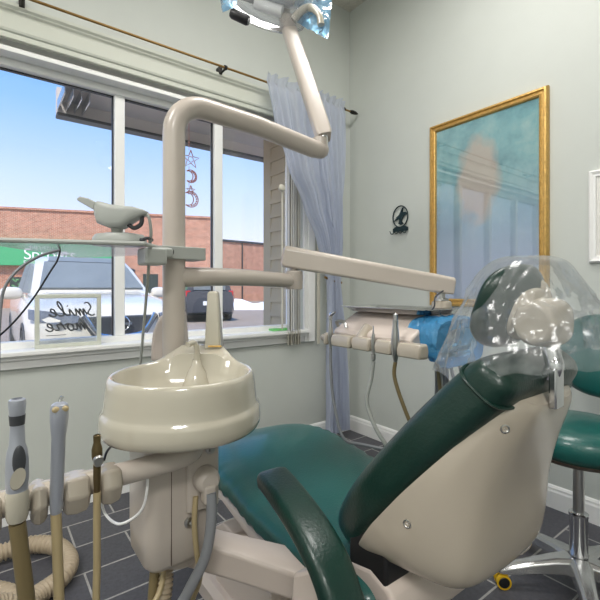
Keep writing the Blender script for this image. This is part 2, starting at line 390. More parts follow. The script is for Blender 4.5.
# hanging ornament
orn = thing('hanging_ornament', (0, 0, 0), 'copper star and moon suncatcher strand hanging in the window behind the pole', 'ornament')
p = onY(189, 158, 2.54); ox = p.x
def star(cx, cz, r, m):
    pts = []
    for k in range(10):
        a = PI/2+k*PI/5; q = r if k % 2 == 0 else r*.42; pts.append((cx+math.cos(a)*q, 2.54, cz+math.sin(a)*q))
    m.tube(pts+[pts[0]], .003, n=6, sm=0)
    m.tube([(cx+math.cos(k)*r*.3, 2.54, cz+math.sin(k)*r*.3) for k in [i*2*PI/14 for i in range(15)]], .0022, n=5, sm=0)
def moon(cx, cz, r, m, s=1):
    pts = [(cx+s*math.cos(a)*r, 2.54, cz+math.sin(a)*r) for a in [R(-130+20*i) for i in range(14)]]
    pts += [(cx-s*r*.35+s*math.cos(a)*r*.72, 2.54, cz+math.sin(a)*r*.8) for a in [R(115-20*i) for i in range(12)]]
    m.tube(pts+[pts[0]], .003, n=6, sm=0)
    for i in range(8):
        a = R(-80+22*i); m.ell((cx+s*math.cos(a)*r*.78, 2.54, cz+math.sin(a)*r*.8), (.006, .003, .006), u=8, v=6)
zs = lambda py: onY(189, py, 2.54).z
for f, py, r, nm in ((star, 159, .058, 'star'), (moon, 176, .04, 'moon'), (star, 190, .03, 'star'), (moon, 199, .05, 'moon')):
    m_ = MB(); f(ox+.012, zs(py), r, m_); m_.build(nm, 'orn', orn, ang=60)
for a, b in ((120, 150), (166, 171), (182, 187), (193, 195)):
    MB().tube([(ox, 2.54, min(2.30, zs(a))), (ox, 2.54, zs(b))], .0015, n=5, sm=0).build('thread', 'orn', orn)

# acrylic frame with cursive lettering leaning on the sill
A = onY(34, 346, 2.46); Bq = onY(103, 342, 2.46)
fx0, fx1 = onY(35, 340, 2.46).x, onY(102, 340, 2.46).x; fz0 = .843; fz1 = fz0+.275
fr = thing('acrylic_sign_frame', ((fx0+fx1)/2, 2.47, fz0), 'small white framed clear sign with cursive lettering on the window sill', 'sign')
Y0 = 2.475
fm = MB(); bw = .021
fm.box((fx0, Y0, fz0), (fx1, Y0+.018, fz0+bw)).box((fx0, Y0, fz1-bw), (fx1, Y0+.018, fz1)).box((fx0, Y0, fz0+bw), (fx0+bw, Y0+.018, fz1-bw)).box((fx1-bw, Y0, fz0+bw), (fx1, Y0+.018, fz1-bw))
fm.build('frame', 'grey' if 0 else 'cream_trim', fr, bevel=.003)
MB().box((fx0+bw, Y0+.007, fz0+bw), (fx1-bw, Y0+.011, fz1-bw)).build('clear_panel', 'clear', fr, smooth=False)
# cursive strokes, unit: x advances 1 per letter, drawn mirrored (the sign faces the street)
SM = {
 's': [[(.0, .1), (.25, .0), (.5, .25), (.15, .75), (.3, 1.15), (.6, 1.1)]],
 'm': [[(-.1, .1), (.1, .62), (.15, .0)], [(.15, .05), (.4, .62), (.45, .0)], [(.45, .05), (.7, .62), (.75, .1), (1, .1)]],
 'i': [[(-.1, .1), (.15, .6), (.2, .1), (.5, .1)], [(.2, .85), (.24, .9)]],
 'l': [[(-.1, .1), (.3, .9), (.25, 1.3), (.05, .9), (.1, .1), (.5, .1)]],
 'e': [[(-.1, .15), (.35, .4), (.3, .65), (.08, .5), (.08, .1), (.35, .0), (.6, .2)]],
 'o': [[(.35, .6), (.05, .5), (.05, .1), (.3, .0), (.45, .3), (.35, .6), (.65, .5)]],
 'r': [[(-.1, .1), (.15, .7), (.2, .55), (.45, .55), (.4, .1), (.7, .1)]]}
def cursive(word, adv, x0, z0, sc, m):
    x = 0
    for ch, a in zip(word, adv):
        for k in SM[ch]:
            P = [(x0-(x+px_+pz_*.25)*sc, Y0+.004, z0+pz_*sc) for px_, pz_ in k]
            m.tube(P, .0042, n=6, sm=5)
        x += a
m_ = MB(); cursive('smile', [.7, 1.05, .6, .6, .6], fx1-.032, fz0+.160, .060, m_); cursive('more', [1.0, .75, .8, .7], fx1-.07, fz0+.085, .060, m_)
m_.box((fx0+.05, Y0+.003, fz0+.062), (fx0+.14, Y0+.006, fz0+.065)); m_.build('lettering', 'ink', fr)

# soap packet on sill
p = onZ(277, 334, .845)
t = thing('packet', (p.x, p.y, .844), 'small green and white packet lying on the window sill at its right end', 'packet')
t.location.y = 2.50; t.location.x = 1.70; X, Y = 1.70, 2.50
MB().box((X-.07, Y-.03, .844), (X+.06, Y+.03, .86)).build('wrapper', 'soapgreen', t, bevel=.004)
MB().ell((X+.015, Y-.01, .866), (.045, .02, .008)).build('white_label', 'white', t)

# ------------------------------------------------------------------ right wall: pictures, hook
pt = thing('framed_picture', (WX, 1.335, 1.035), 'large framed teal and lilac picture in a gold frame on the right wall', 'picture')
y0, y1, z0, z1 = .969, 1.70, 1.035, 2.217
def pframe(y0, y1, z0, z1, prof, mname, parent, nm='frame'):
    # prof: list of (inset, out)
    rings = []
    for a, d in prof: rings.append([V((WX-d, y0+a, z0+a)), V((WX-d, y1-a, z0+a)), V((WX-d, y1-a, z1-a)), V((WX-d, y0+a, z1-a))])
    rings.append(rings[0])
    o = MB().loft(rings, cap=False).build(nm, mname, parent, ang=25); return o
pframe(y0, y1, z0, z1, [(0, .002), (0, .02), (.006, .032), (.016, .034), (.022, .024), (.032, .024), (.038, .030), (.044, .026), (.048, .014), (.048, .002)], 'gold', pt)
cen = V((WX-.012, (y0+y1)/2, (z0+z1)/2))
MB().box((WX-.014, y0+.046, z0+.046), (WX-.004, y1-.046, z1-.046)).build('picture_print', 'art', pt, smooth=False, loc=cen)
MB().box((WX-.0165, y0+.046, z0+.046), (WX-.0158, y1-.046, z1-.046)).build('cover_glass', 'pglass', pt, smooth=False)
p2 = thing('framed_picture', (WX, .55, 1.273), 'small white framed print cut by the right edge of the photo', 'picture')
pframe(.36, .787, 1.273, 1.722, [(0, .002), (0, .016), (.008, .024), (.02, .018), (.03, .018), (.034, .01), (.034, .002)], 'white', p2)
MB().box((WX-.011, .39, 1.303), (WX-.004, .757, 1.692)).build('picture_print', 'paper', p2, smooth=False)
# bird hook
hx = WX-.012
hk = thing('wall_hook_rack', (WX, 1.96, 1.54), 'small dark metal hook rack with a bird in a ring on the right wall', 'wall hook')
cy, cz = 1.955, 1.66; rr = .066
m_ = MB(); m_.tube([(hx, cy+math.cos(a)*rr, cz+math.sin(a)*rr*1.15) for a in [i*2*PI/32 for i in range(33)]], .0045, n=8, sm=0); m_.build('ring', 'iron', hk)
bird = [(.055, -.03), (.03, .0), (.01, .012), (-.02, .06), (-.028, .062), (-.02, .03), (-.05, .028), (-.062, .018), (-.03, .0), (-.018, -.02), (-.012, -.035), (-.03, -.055), (-.005, -.06), (.016, -.05), (.006, -.03), (.01, -.012)]
MB().prism([(cy+a, cz+b) for a, b in bird], 'x', hx-.004, hx+.004).build('bird', 'iron', hk, smooth=False)
m_ = MB(); m_.box((hx-.004, cy-.065, cz-.105), (hx+.008, cy+.065, cz-.08)); m_.ell((hx, cy-.03, cz-.082), (.006, .03, .014)); m_.ell((hx, cy+.03, cz-.082), (.006, .03, .014)); m_.build('hook_bar', 'iron', hk)
for k in range(4):
    yy = cy+.055-.037*k
    MB().tube([(hx, yy, cz-.095), (hx-.008, yy+.004, cz-.118), (hx-.022, yy+.012, cz-.118), (hx-.026, yy+.018, cz-.10)], .0035, n=6, sm=4).build('hook', 'iron', hk)

# ------------------------------------------------------------------ dental unit (column, pole, arms, basin)
du = thing('dental_unit', (.35, .99, .5), 'beige dental unit column with tall pole, cuspidor basin and swing arms', 'dental unit')
# column
def rrect(x0, x1, y0, y1, r, z, n=5):
    out = []
    for cx, cy, a0 in ((x1-r, y1-r, 0), (x0+r, y1-r, 90), (x0+r, y0+r, 180), (x1-r, y0+r, 270)):
        for k in range(n+1):
            a = R(a0+90*k/n); out.append(V((cx+r*math.cos(a), cy+r*math.sin(a), z)))
    return out
MB().loft([rrect(.283, .412, .89, 1.01, .02, .545), rrect(.270, .426, .878, 1.025, .028, .56), rrect(.268, .428, .874, 1.03, .03, .62), rrect(.268, .428, .874, 1.03, .03, .845)]).build('column', 'beige', du, ang=50)
MB().box((.318, .8728, .56), (.3192, .876, .845)).build('seam', 'brownback', du, smooth=False)
# control plate and fittings on the front right
MB().loft([rrect(.350, .424, .860, .884, .008, .665), rrect(.350, .424, .860, .884, .008, .838)]).build('control_plate', 'beige', du, ang=50, bevel=.003)
Ty = lambda x, y, z: Matrix.Translation((x, y, z)) @ Matrix.Rotation(PI/2, 4, 'X')
MB().lathe([(.0, 0), (.010, 0), (.011, .004), (.008, .007), (0, .007)], Ty(.368, .860, .79)).build('button', 'beige2', du)
MB().lathe([(.0, 0), (.011, 0), (.011, .005), (.006, .007), (.005, .012), (0, .012)], Ty(.400, .860, .795)).build('key_switch', 'steel', du)
k = MB(); k.lathe([(.0, 0), (.026, 0), (.028, .006), (.026, .03), (.018, .036), (0, .036)], Ty(.386, .862, .735)); k.box((.372, .822, .69), (.400, .85, .73)); k.build('hose_connector', 'beige', du, bevel=.006)
MB().lathe([(.0, 0), (.011, 0), (.011, .004), (.006, .005), (0, .002)], Ty(.357, .874, .64)).build('lock', 'steel', du)
# under-basin cap
MB().lathe([(0, .515), (.045, .515), (.05, .525), (.05, .56), (0, .56)], Matrix.Translation((.37, .96, 0)), 28).build('column_foot', 'beige', du, ang=40)
MB().loft([rrect(.275, .425, .82, 1.02, .05, .828), rrect(.275, .425, .82, 1.02, .05, .86)]).build('basin_bracket', 'beige', du, ang=50)
# basin
bc = V((.354, .896, 0))
def basin():
    # outer wall up, over the rim, down the bowl
    prof = [(.55, .846, 0), (.90, .846, 0), (.975, .849, 0), (1.0, .857, 0), (1.005, .868, 0), (.995, .884, 0), (.985, .892, 0), (.965, .896, 0), (.955, .901, 0), (.945, .915, 0), (.925, .945, 0), (.91, .958, 0), (.895, .964, 0), (.875, .966, 0), (.85, .964, 0), (.83, .957, 1), (.78, .93, 1), (.66, .893, 1), (.40, .870, 1), (.08, .862, 1)]
    rings = []; n = 72
    for k, z, inner in prof:
        r = []
        for j in range(n):
            a = 2*PI*j/n; dx, dy = math.cos(a), math.sin(a)      # local: x=camera right, y=away
            q = (abs(dx)**2.12+abs(dy)**2.12)**(-1/2.12)
            X_ = dx*q*.169*k; Y_ = dy*q*.170*k
            back = max(0, dy)
            hump = math.exp(-(X_/.085)**4)*min(1.2, max(0, (Y_-.07)/.075))
            zz = z
            if Y_ > .03 and z > .92: zz = z+.034*min(1, hump*1.2)*min(1, (z-.92)/.045)
            if Y_ > 0: Y_ = Y_ + .035*hump*(.6+.4*(not inner))
            if inner: Y_ -= .035*hump*1.0
            r.append(bc+RT*X_+FW*Y_+V((0, 0, zz)))
        rings.append(r)
    return MB().loft(rings)
basin().build('cuspidor_basin', 'ceramic', du, ang=60)
dr = bc+V((0, 0, 0))
MB().lathe([(0, .858), (.02, .8665), (.022, .869), (.012, .872), (0, .870)], Matrix.Translation((bc.x, bc.y, 0)), 20).build('drain', 'steel', du)
fb = bc+FW*.118
MB().loft([[fb+RT*math.cos(2*PI*j/24)*rx+FW*math.sin(2*PI*j/24)*ry+V((0, 0, z)) for j in range(24)] for rx, ry, z in ((.040, .045, .87), (.034, .040, .91), (.022, .028, .942), (.013, .015, .958), (.010, .010, .972))]).build('faucet_mound', 'ceramic', du, ang=70)
MB().tube([fb+V((0, 0, .955)), fb+V((0, 0, .995)), fb+V((0, 0, 1.014))-FW*.008-RT*.004, fb+V((0, 0, 1.012))-FW*.026-RT*.016], [.0095, .007, .006, .008], sm=6).build('faucet', 'ceramic', du, ang=70)
cf = bc+FW*.175+RT*.032
def sq(c, w, z): return [c+RT*a*w+FW*b*w+V((0, 0, z)) for a, b in ((-1, -1), (1, -1), (1, 1), (-1, 1))]
MB().loft([sq(cf, .022, .99), sq(cf-RT*.002, .014, 1.135), sq(cf-RT*.002, .011, 1.142)]).build('cup_filler_tower', 'ceramic', du, bevel=.005)
MB().tube([cf+FW*-.026+RT*-.01+V((0, 0, 1.0)), cf-FW*.028+RT*.024+V((0, 0, 1.0))], .0025, n=8, sm=0).build('gold_rail', 'gold', du)
# pole and light arm
PX, PY = .408, 1.10
E1 = at(320, 151, 1.43)
pole_pts = [(PX, PY, .84), (PX, PY, 1.3), (PX, PY, 1.55)]
R_ = .085; zt = 1.652
for a in range(0, 91, 9):
    pole_pts.append((PX+R_-R_*math.cos(R(a)), PY, zt-R_+R_*math.sin(R(a))))
pole_pts += [(PX+.25, PY-.003, zt-.008), (E1.x-.03, E1.y, E1.z+.002), (E1.x, E1.y, E1.z+.004)]
MB().tube(pole_pts, .0295, n=24, sm=0).build('pole', 'beige', du, ang=50)
MB().ell((E1.x, E1.y, E1.z+.004), (.0305, .0305, .0295)).tube([(E1.x, E1.y, E1.z), (E1.x, E1.y, E1.z+.042)], [.029, .026], n=24, sm=0).build('elbow', 'beige', du, ang=50)
# shroud at the back of the pole
MB().loft([[at(px_, py_, 1.28)+FW*dd for px_, py_ in ((150, 362), (150.5, 345), (152, 332), (156, 322), (160, 316), (172, 310), (180, 312), (184, 362))] for dd in (0, .08)]).build('pole_shroud', 'pinkbeige', du, bevel=.01)
# lower delivery arm
E2 = at(294, 281, 1.42)
MB().tube([(PX-.0, PY, 1.178), (PX+.05, PY, 1.180), (PX+.2, PY+.01, 1.182), (E2.x, E2.y, E2.z)], [.026, .0255, .024, .022], n=20, sm=6, flat=1.05).build('lower_arm', 'beige', du, ang=50)
MB().lathe([(0, -.028), (.028, -.028), (.030, -.024), (.030, .03), (.026, .034), (0, .034)], Matrix.Translation(E2), 24).lathe([(0, .03), (.012, .03), (.012, .075), (0, .075)], Matrix.Translation(E2), 16).build('arm_joint', 'beige', du, ang=40)
MB().lathe([(0, .034), (.011, .034), (.011, .07), (0, .07)], Matrix.Translation(E2), 16).build('joint_pin', 'chrome', du)
# link beam to the chair
b0 = V((.41, .97, .525)); b1 = V((.70, .76, .425))
T = frame(b0, (b1-b0), V((0, 0, 1)).cross(b1-b0))
L = (b1-b0).length
MB().loft([[T @ V((x, a*w, b*h)) for a, b in ((-1, -1), (-.8, -1.15), (.8, -1.15), (1, -1), (1, .8), (.8, 1), (-.8, 1), (-1, .8))] for x, w, h in ((-.08, .036, .030), (.1, .040, .032), (L*.8, .058, .030), (L, .066, .026))]).build('link_beam', 'pinkbeige', du, bevel=.006)
# assistant arm
ab = V((.36, .835, .795))
MB().tube([(.38, .90, .808), (.35, .845, .805), (.30, .832, .802), (.22, .832, .80), (.18, .832, .80)], [.020, .022, .022, .021, .021], n=20).build('assistant_arm', 'beige', du, ang=50)
MB().tube([(.19, .832, .80), (.175, .832, .80), (-.16, .832, .80)], .0215, n=20, sm=0).build('holder_bar', 'beige2', du, ang=50)
def hb(x0, x1):
    m = MB()
    for a in (-1,):
        m.loft([[V((x, .832+yy*s, .795+zz*s)) for yy, zz in ((-.018, -.034), (.02, -.034), (.024, .0), (.018, .024), (-.022, .024), (-.034, -.002))] for x, s in ((x0, .86), (x0+.006, 1.05), ((x0+x1)/2, 1.12), (x1-.006, 1.05), (x1, .86))])
    return m
# instrument x on bar plane
xi = [onY(px_, 480, .80).x for px_ in (17, 57, 97)]
segs = [(-.14, xi[0]-.019), (xi[0]+.019, xi[1]-.011), (xi[1]+.011, xi[2]-.008), (xi[2]+.008, xi[2]+.045)]
for a, b in segs: hb(a, b).build('instrument_holder', 'beige2', du, bevel=.004)

# suction instruments (held by the bar: things of their own)
def instrument(name, x, label, cat, prof, mname, extra=None, y=.80, zb=.80, tilt=0, group=None):
    t = thing(name, (x, y, zb), label, cat, group)
    T = Matrix.Translation((x, y, zb)) @ Matrix.Rotation(tilt, 4, 'Y') @ Matrix.Diagonal((.84, .84, 1, 1))
    MB().lathe(prof, T, 24).build('body', mname, t, ang=40)
    return t, T
# A: high volume evacuator
x = xi[0]; yy = .795
t, T = instrument('suction_handpiece', x, 'thick satin grey suction valve with thumb lever, leftmost on the holder bar', 'suction handpiece',
    [(0, -.03), (.017, -.03), (.019, .0), (.0185, .03), (.0165, .045), (.013, .055), (.0115, .085), (.0125, .10), (.0145, .118), (.0135, .124), (.009, .126), (.009, .115), (0, .115)], 'satin', y=yy, zb=.85)
MB().lathe([(0, -.066), (.0155, -.066), (.0185, -.058), (.0195, -.024), (.018, -.018), (0, -.018)], T, 24).build('collar', 'ceramic', t, ang=40)
MB().lathe([(.0118, .086), (.0131, .1005), (.0135, .1005), (.0122, .085)], T, 24, cap=False).build('joint_ring', 'dark', t)
MB().ell(T @ V((0.002, -.017, .032)), (.009, .004, .024)).build('recessed_panel', 'dark', t)
MB().loft([[T @ V((.0+a*.012, -.020-.004*k, .0+b*.016+.004+k*.003)) for a, b in [(math.cos(q*2*PI/16)+.25*math.sin(q*2*PI/16), math.sin(q*2*PI/16)) for q in range(16)]] for k in (0, 1)]).build('thumb_lever', 'ceramic', t, ang=40)
h0 = T @ V((0, 0, -.070))
MB().tube([h0, h0+V((.012, 0, -.12)), h0+V((.03, .02, -.3)), h0+V((.10, .12, -.5)), (.27, .93, .30), (.32, .97, .56)], .0118, n=16).build('hose', 'olive', t, ang=60)
# B: saliva / three-way style with two eyes
x = xi[1]
t, T = instrument('air_water_handpiece', x, 'satin grey handpiece with two round buttons, middle of the holder bar', 'dental handpiece',
    [(0, -.05), (.0095, -.05), (.0115, -.04), (.0125, .0), (.0125, .075), (.0135, .082), (.0165, .105), (.0170, .122), (.0145, .130), (.009, .133), (0, .134)], 'satin', y=.80, tilt=.03, zb=.826)
for sx in (-1, 1):
    MB().ell(T @ V((sx*.0068, -.012, .124)), (.0068, .004, .0055)).build('button', 'tanhose', t)
MB().tube([T @ V((.0, .002, .128)), T @ V((.002, .004, .139)), T @ V((.004, 0, .140))], .003, n=8).build('nozzle', 'chrome', t)
h0 = T @ V((0, 0, -.05))
MB().tube([h0, h0+V((.004, 0, -.12)), h0+V((.012, .01, -.3)), h0+V((.08, .11, -.43)), (.30, .95, .42), (.33, .97, .56)], .0082, n=14).build('hose', 'tanhose', t, ang=60)
# C: small valve
x = xi[2]
t, T = instrument('saliva_ejector_valve', x, 'short bronze suction valve with round knob, rightmost on the holder bar', 'suction valve',
    [(0, -.045), (.006, -.045), (.0075, -.02), (.0075, .008), (.0105, .018), (.0105, .03), (.007, .042), (.0075, .054), (.0055, .055), (.0055, .045), (0, .045)], 'bronze', y=.80, zb=.838)
MB().lathe([(0, 0), (.010, 0), (.010, .006), (.008, .009), (0, .009)], T @ Matrix.Translation((0, -.008, .012)) @ Matrix.Rotation(PI/2, 4, 'X'), 20).build('knob', 'steel', t)
h0 = T @ V((0, 0, -.045))
MB().tube([h0, h0+V((.0, 0, -.12)), h0+V((.004, .01, -.25)), h0+V((.06, .10, -.36)), (.31, .93, .47), (.34, .97, .56)], .0062, n=14).build('hose', 'tanhose', t, ang=60)

# hoses at the column
def cord(name, pts, r, m, label, cat='hose', n=10, sm=8, parent=None):
    o = MB().tube(pts, r, n=n, sm=sm).build(name, m, parent, ang=70)
    return o if parent else tag(o, label, cat)
cord('grey_hose', [(.386, .826, .715), (.386, .822, .66), (.375, .83, .58), (.35, .86, .50), (.34, .92, .40), (.42, 1.02, .25), (.6, 1.15, .12), (.74, 1.2, .06)], .0115, 'greycord', 'thick grey hose hanging from the round connector on the unit column')
cord('drain_tube', [(.366, .858, .70), (.362, .855, .64), (.37, .86, .57), (.385, .88, .50), (.39, .95, .38), (.5, 1.1, .2), (.70, 1.22, .06)], .006, 'tanhose', 'thin tan tube hanging behind the grey hose on the column')
cord('drain_tube', [(.400, .858, .70), (.398, .85, .62), (.375, .86, .55), (.36, .90, .45), (.40, 1.0, .30), (.55, 1.15, .12), (.70, 1.25, .05)], .004, 'olive', 'thin olive tube crossing beside the grey hose on the column')
def ribbed(name, pts, r, pitch, label, m='hose'):
    P = smooth_path(pts, 110); # resample by length
    out = [P[0]]; acc = 0; step = pitch/4
    for a, b in zip(P, P[1:]):
        acc += (b-a).length
        if acc >= step: out.append(b); acc = 0
    rad = [r*(1.0 if (i//2) % 2 == 0 else .80) for i in range(len(out))]
    o = MB().tube(out, rad, n=16, sm=0).build(name, m, ang=80); return tag(o, label, 'hose')
ribbed('ribbed_hose', [(.345, 1.0, .57), (.338, .97, .52), (.325, .95, .44), (.30, .97, .34), (.30, 1.05, .2), (.40, 1.2, .07), (.6, 1.28, .045)], .02, .008, 'beige ribbed hose dropping from the bottom of the unit column')
fl = lambda px_, py_, z=.042: onZ(px_, py_, z)
ribbed('vacuum_hose', [fl(-90, 575), fl(-40, 566), fl(0, 553), fl(28, 545), fl(56, 546), fl(69, 560), fl(62, 577), fl(38, 595), fl(20, 608, .06), fl(0, 605, .10), fl(-30, 612, .14), fl(-90, 640, .12)][0:12], .036, .015, 'thick beige ribbed vacuum hose looped on the tile floor at left')
ribbed('vacuum_hose', [fl(-60, 588, .045), fl(-20, 590, .05), fl(10, 596, .05), fl(32, 612, .045), fl(60, 650, .04), fl(120, 700, .04)], .036, .015, 'second run of beige ribbed hose crossing the lower left corner')
# thin cord hoops
cord('white_cord', [at(147, 462, .83), at(147, 490, .83), at(140, 512, .83), at(120, 524, .84), at(106, 515, .88), at(102, 500, .87), at(106, 484, .86), at(112, 474, .86)], .0028, 'white', '', '', n=8, parent=du)
cord('black_cord', [at(104, 460, .80), at(108, 450, .84), at(118, 440, .95), at(130, 430, 1.1)], .0025, 'black', '', '', n=8, parent=du)

# ------------------------------------------------------------------ dental light
dl = thing('dental_light', E1+V((0, 0, .04)), 'overhead dental light with clear shield on a slanted beige arm', 'dental light')
K0 = at(323, 136, 1.43); LH = at(283, 5, 1.66)
MB().tube([K0+V((0, 0, -.03)), K0+V((0, 0, .02))], .018, n=20, sm=0).build('pivot', 'chrome', dl)
K1 = at(322, 130, 1.44); K2 = at(286, 20, 1.66)
T = frame(K1, K2-K1, RT)
L = (K2-K1).length
MB().loft([[T @ V((x, a*w, b*.026)) for a, b in [(math.copysign(abs(math.cos(q))**.42, math.cos(q)), math.copysign(abs(math.sin(q))**.42, math.sin(q))) for q in [k*2*PI/24 for k in range(24)]]] for x, w in ((-.035, .022), (-.02, .028), (.04, .029), (L*.5, .028), (L, .027))]).build('arm', 'beige', dl, ang=50)
MB().loft([[T @ V((x, -.005+a*.006, .0265+b*.001)) for a, b in ((-1, -1), (1, -1), (1, 1), (-1, 1))] for x in (.0, L)]).build('arm_groove', 'brownback', dl, smooth=False)
MB().box((-.03, -.02, -.02), (-.005, .005, -.0), T).build('bare_joint', 'chrome', dl, bevel=.004)
hc = at(270, -3, 1.62)
Th = Matrix.Translation(hc) @ Matrix.Rotation(math.atan2(FW.y, FW.x)-PI/2, 4, 'Z') @ Matrix.Rotation(R(18), 4, 'Y') @ Matrix.Rotation(R(12), 4, 'X')
def half(prof, sx, sy, T, n=48): # squashed lathe
    return [[T @ V((r*math.cos(2*PI*k/n)*sx, r*math.sin(2*PI*k/n)*sy, z)) for k in range(n)] for r, z in prof]
MB().loft(half([(.03, -.105), (.10, -.098), (.155, -.07), (.18, -.02), (.19, .03)], 1.0, .62, Th), cap=False).build('clear_shield', 'shield', dl, ang=60)
MB().loft(half([(.187, .026), (.193, .028), (.193, .036), (.187, .036), (.187, .026)], 1.0, .62, Th), cap=False).build('shield_rim', 'shield', dl)
MB().loft(half([(0, -.03), (.03, -.03), (.09, -.02), (.12, .0), (.13, .04), (0, .045)], 1.0, .55, Th @ Matrix.Translation((.01, 0, .012))), cap=True).build('reflector_housing', 'satin', dl, ang=50)
MB().tube([Th @ V((-.05, 0, -.035)), Th @ V((.06, 0, -.035))], .022, n=20, sm=0).build('lamp_tube', 'white', dl)
MB().box((-.13, -.04, -.03), (-.06, .04, .015), Th).build('vent_box', 'dark', dl, bevel=.008)
kn = at(240, 17, 1.60)
Tk = frame(kn, RT*.9-V((0, 0, .42)), FW)
MB().tube([Tk @ V((-.038, 0, 0)), Tk @ V((-.03, 0, 0)), Tk @ V((.03, 0, 0)), Tk @ V((.038, 0, 0))], [.015, .019, .019, .015], n=24, sm=0).build('handle_knob', 'black', dl, ang=50)
MB().tube([at(293, 20, 1.60), at(303, 10, 1.59), at(312, 8, 1.58), at(319, 15, 1.57), at(321, 25, 1.57)], [.017, .015, .014, .012, .014], n=16).build('side_handle', 'ceramic', dl, ang=60)
MB().tube([at(298, 2, 1.6), at(291, -6, 1.6)], .02, n=16, sm=0).build('grey_hinge', 'steel', dl)
# yoke from arm to head
MB().tube([K2, at(283, 10, 1.67), hc+V((0, 0, .0))], [.024, .022, .024], n=16).build('yoke', 'beige', dl, ang=60)
def crumple(polypts, thick, name, m, label, cat, amp=.006, sub=10):
    """a film bag: two sheets of a quad patch, pillowed and crinkled"""
    a, b, c, d = [V(p) for p in polypts]; nrm = (b-a).cross(d-a).normalized(); rings = []
    n = sub*2
    def P(u, v, s):
        p = a*(1-u)*(1-v)+b*u*(1-v)+c*u*v+d*(1-u)*v
        e = 16*u*(1-u)*v*(1-v)
        w = noise.noise(p*38)*amp*1.6+noise.noise(p*90)*amp*.6
        return p+nrm*(s*thick*min(1, e*1.5)+w)
    mb = MB()
    for s in (1, -1):
        mb.loft([[P(i/n, j/n, s) for j in range(n+1)] for i in range(n+1)], cap=False, closed=False)
    o = mb.build(name, m, ang=35); return tag(o, label, cat)
crumple([at(296, 22, 1.62), at(300, -12, 1.62), at(333, -8, 1.60), at(328, 40, 1.58)], .012, 'blue_film_sleeve', 'paleblue', 'crumpled blue film sleeve on the right handle of the dental light', 'film sleeve')
crumple([at(222, 12, 1.62), at(218, -14, 1.62), at(238, -14, 1.62), at(236, 8, 1.60)], .010, 'blue_film_sleeve', 'paleblue', 'crumpled blue film sleeve on the left end of the dental light', 'film sleeve')

# ------------------------------------------------------------------ delivery head
dh = thing('delivery_unit', (1.15, .98, .95), 'beige instrument delivery head on a slanting arm over the dental chair', 'delivery unit')
A0 = V((E2.x, E2.y, 1.25)); A1 = V((1.30, .885, 1.163))
A0 = E2+V((-.0, .0, .078)); dirA = (A1-A0).normalized()
T = frame(A0, A1-A0, V((0, 0, 1)).cross(A1-A0)); L = (A1-A0).length
MB().loft([[T @ V((x, a*w, b*h)) for a, b in ((-1, -1), (1, -1), (1, .7), (.6, 1), (-.6, 1), (-1, .7))] for x, w, h in ((-.04, .026, .030), (-.03, .028, .036), (L*.9, .028, .032), (L+.04, .028, .030))]).build('upper_arm', 'beige', dh, bevel=.006)
MB().lathe([(0, -.075), (.022, -.075), (.024, -.07), (.024, -.05), (.013, -.048), (.013, -.02), (0, -.02)], Matrix.Translation((A1.x, A1.y, A1.z)), 20).build('swivel', 'steel', dh)
MB().lathe([(0, 1.06), (.034, 1.06), (.036, 1.07), (.034, 1.10), (.028, 1.105), (0, 1.105)], Matrix.Translation((A1.x, A1.y, 0)), 24).build('swivel_base', 'beige2', dh, ang=40)
# housing: profile in XZ extruded along Y
hp = [(1.035, .968), (1.02, .985), (1.025, 1.0), (1.13, 1.058), (1.15, 1.064), (1.27, 1.064), (1.285, 1.05), (1.285, .99), (1.27, .965)]
MB().prism(hp, 'y', .80, 1.15).build('housing', 'pinkbeige', dh, bevel=.014, ang=60)
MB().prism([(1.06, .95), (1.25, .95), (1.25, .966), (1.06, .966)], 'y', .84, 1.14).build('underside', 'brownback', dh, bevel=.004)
yi = [onX(px_, 340, 1.0).y for px_ in (333, 376, 398)]
BX, BZ = 1.0, .968
MB().tube([(BX, .745, BZ), (BX, 1.18, BZ)], .013, n=16, sm=0).build('holder_bar', 'beige2', dh)
sg = [(.735, yi[2]-.012), (yi[2]+.012, yi[1]-.012), (yi[1]+.012, yi[1]+.09), (yi[1]+.10, yi[0]-.012), (yi[0]+.012, yi[0]+.03)]
for a, b in sg:
    if b-a < .01: continue
    MB().loft([[V((BX+xx*s, y, BZ+zz*s)) for xx, zz in ((-.022, -.02), (.018, -.022), (.022, .0), (.016, .02), (-.016, .02), (-.025, .002))] for y, s in ((a, .85), (a+.006, 1.05), (b-.006, 1.05), (b, .85))]).build('instrument_holder', 'beige2', dh, bevel=.004)
MB().tube([(BX+.01, 1.0, BZ), (1.02, 1.0, .985), (1.05, 1.0, 1.015)], .02, n=14).build('bar_bracket', 'beige2', dh)
MB().tube([(1.02, 1.12, 1.012), (1.012, 1.12, 1.03), (1.02, 1.09, 1.03), (1.02, 1.08, 1.01)], .006, n=8).build('clip', 'steel', dh)
MB().tube([(1.02, .79, .955), (1.2, .785, .95), (1.32, .79, .95)], .008, n=10, sm=0).build('rail', 'steel', dh)
# air supply cable at arm end
cord('thin_cable', [(A1.x-.02, A1.y-.02, 1.14), (A1.x-.065, A1.y-.02, 1.12), (A1.x-.07, A1.y-.02, 1.09), (A1.x-.06, A1.y-.0, 1.07)], .003, 'dark', '', '', n=6, parent=dh)
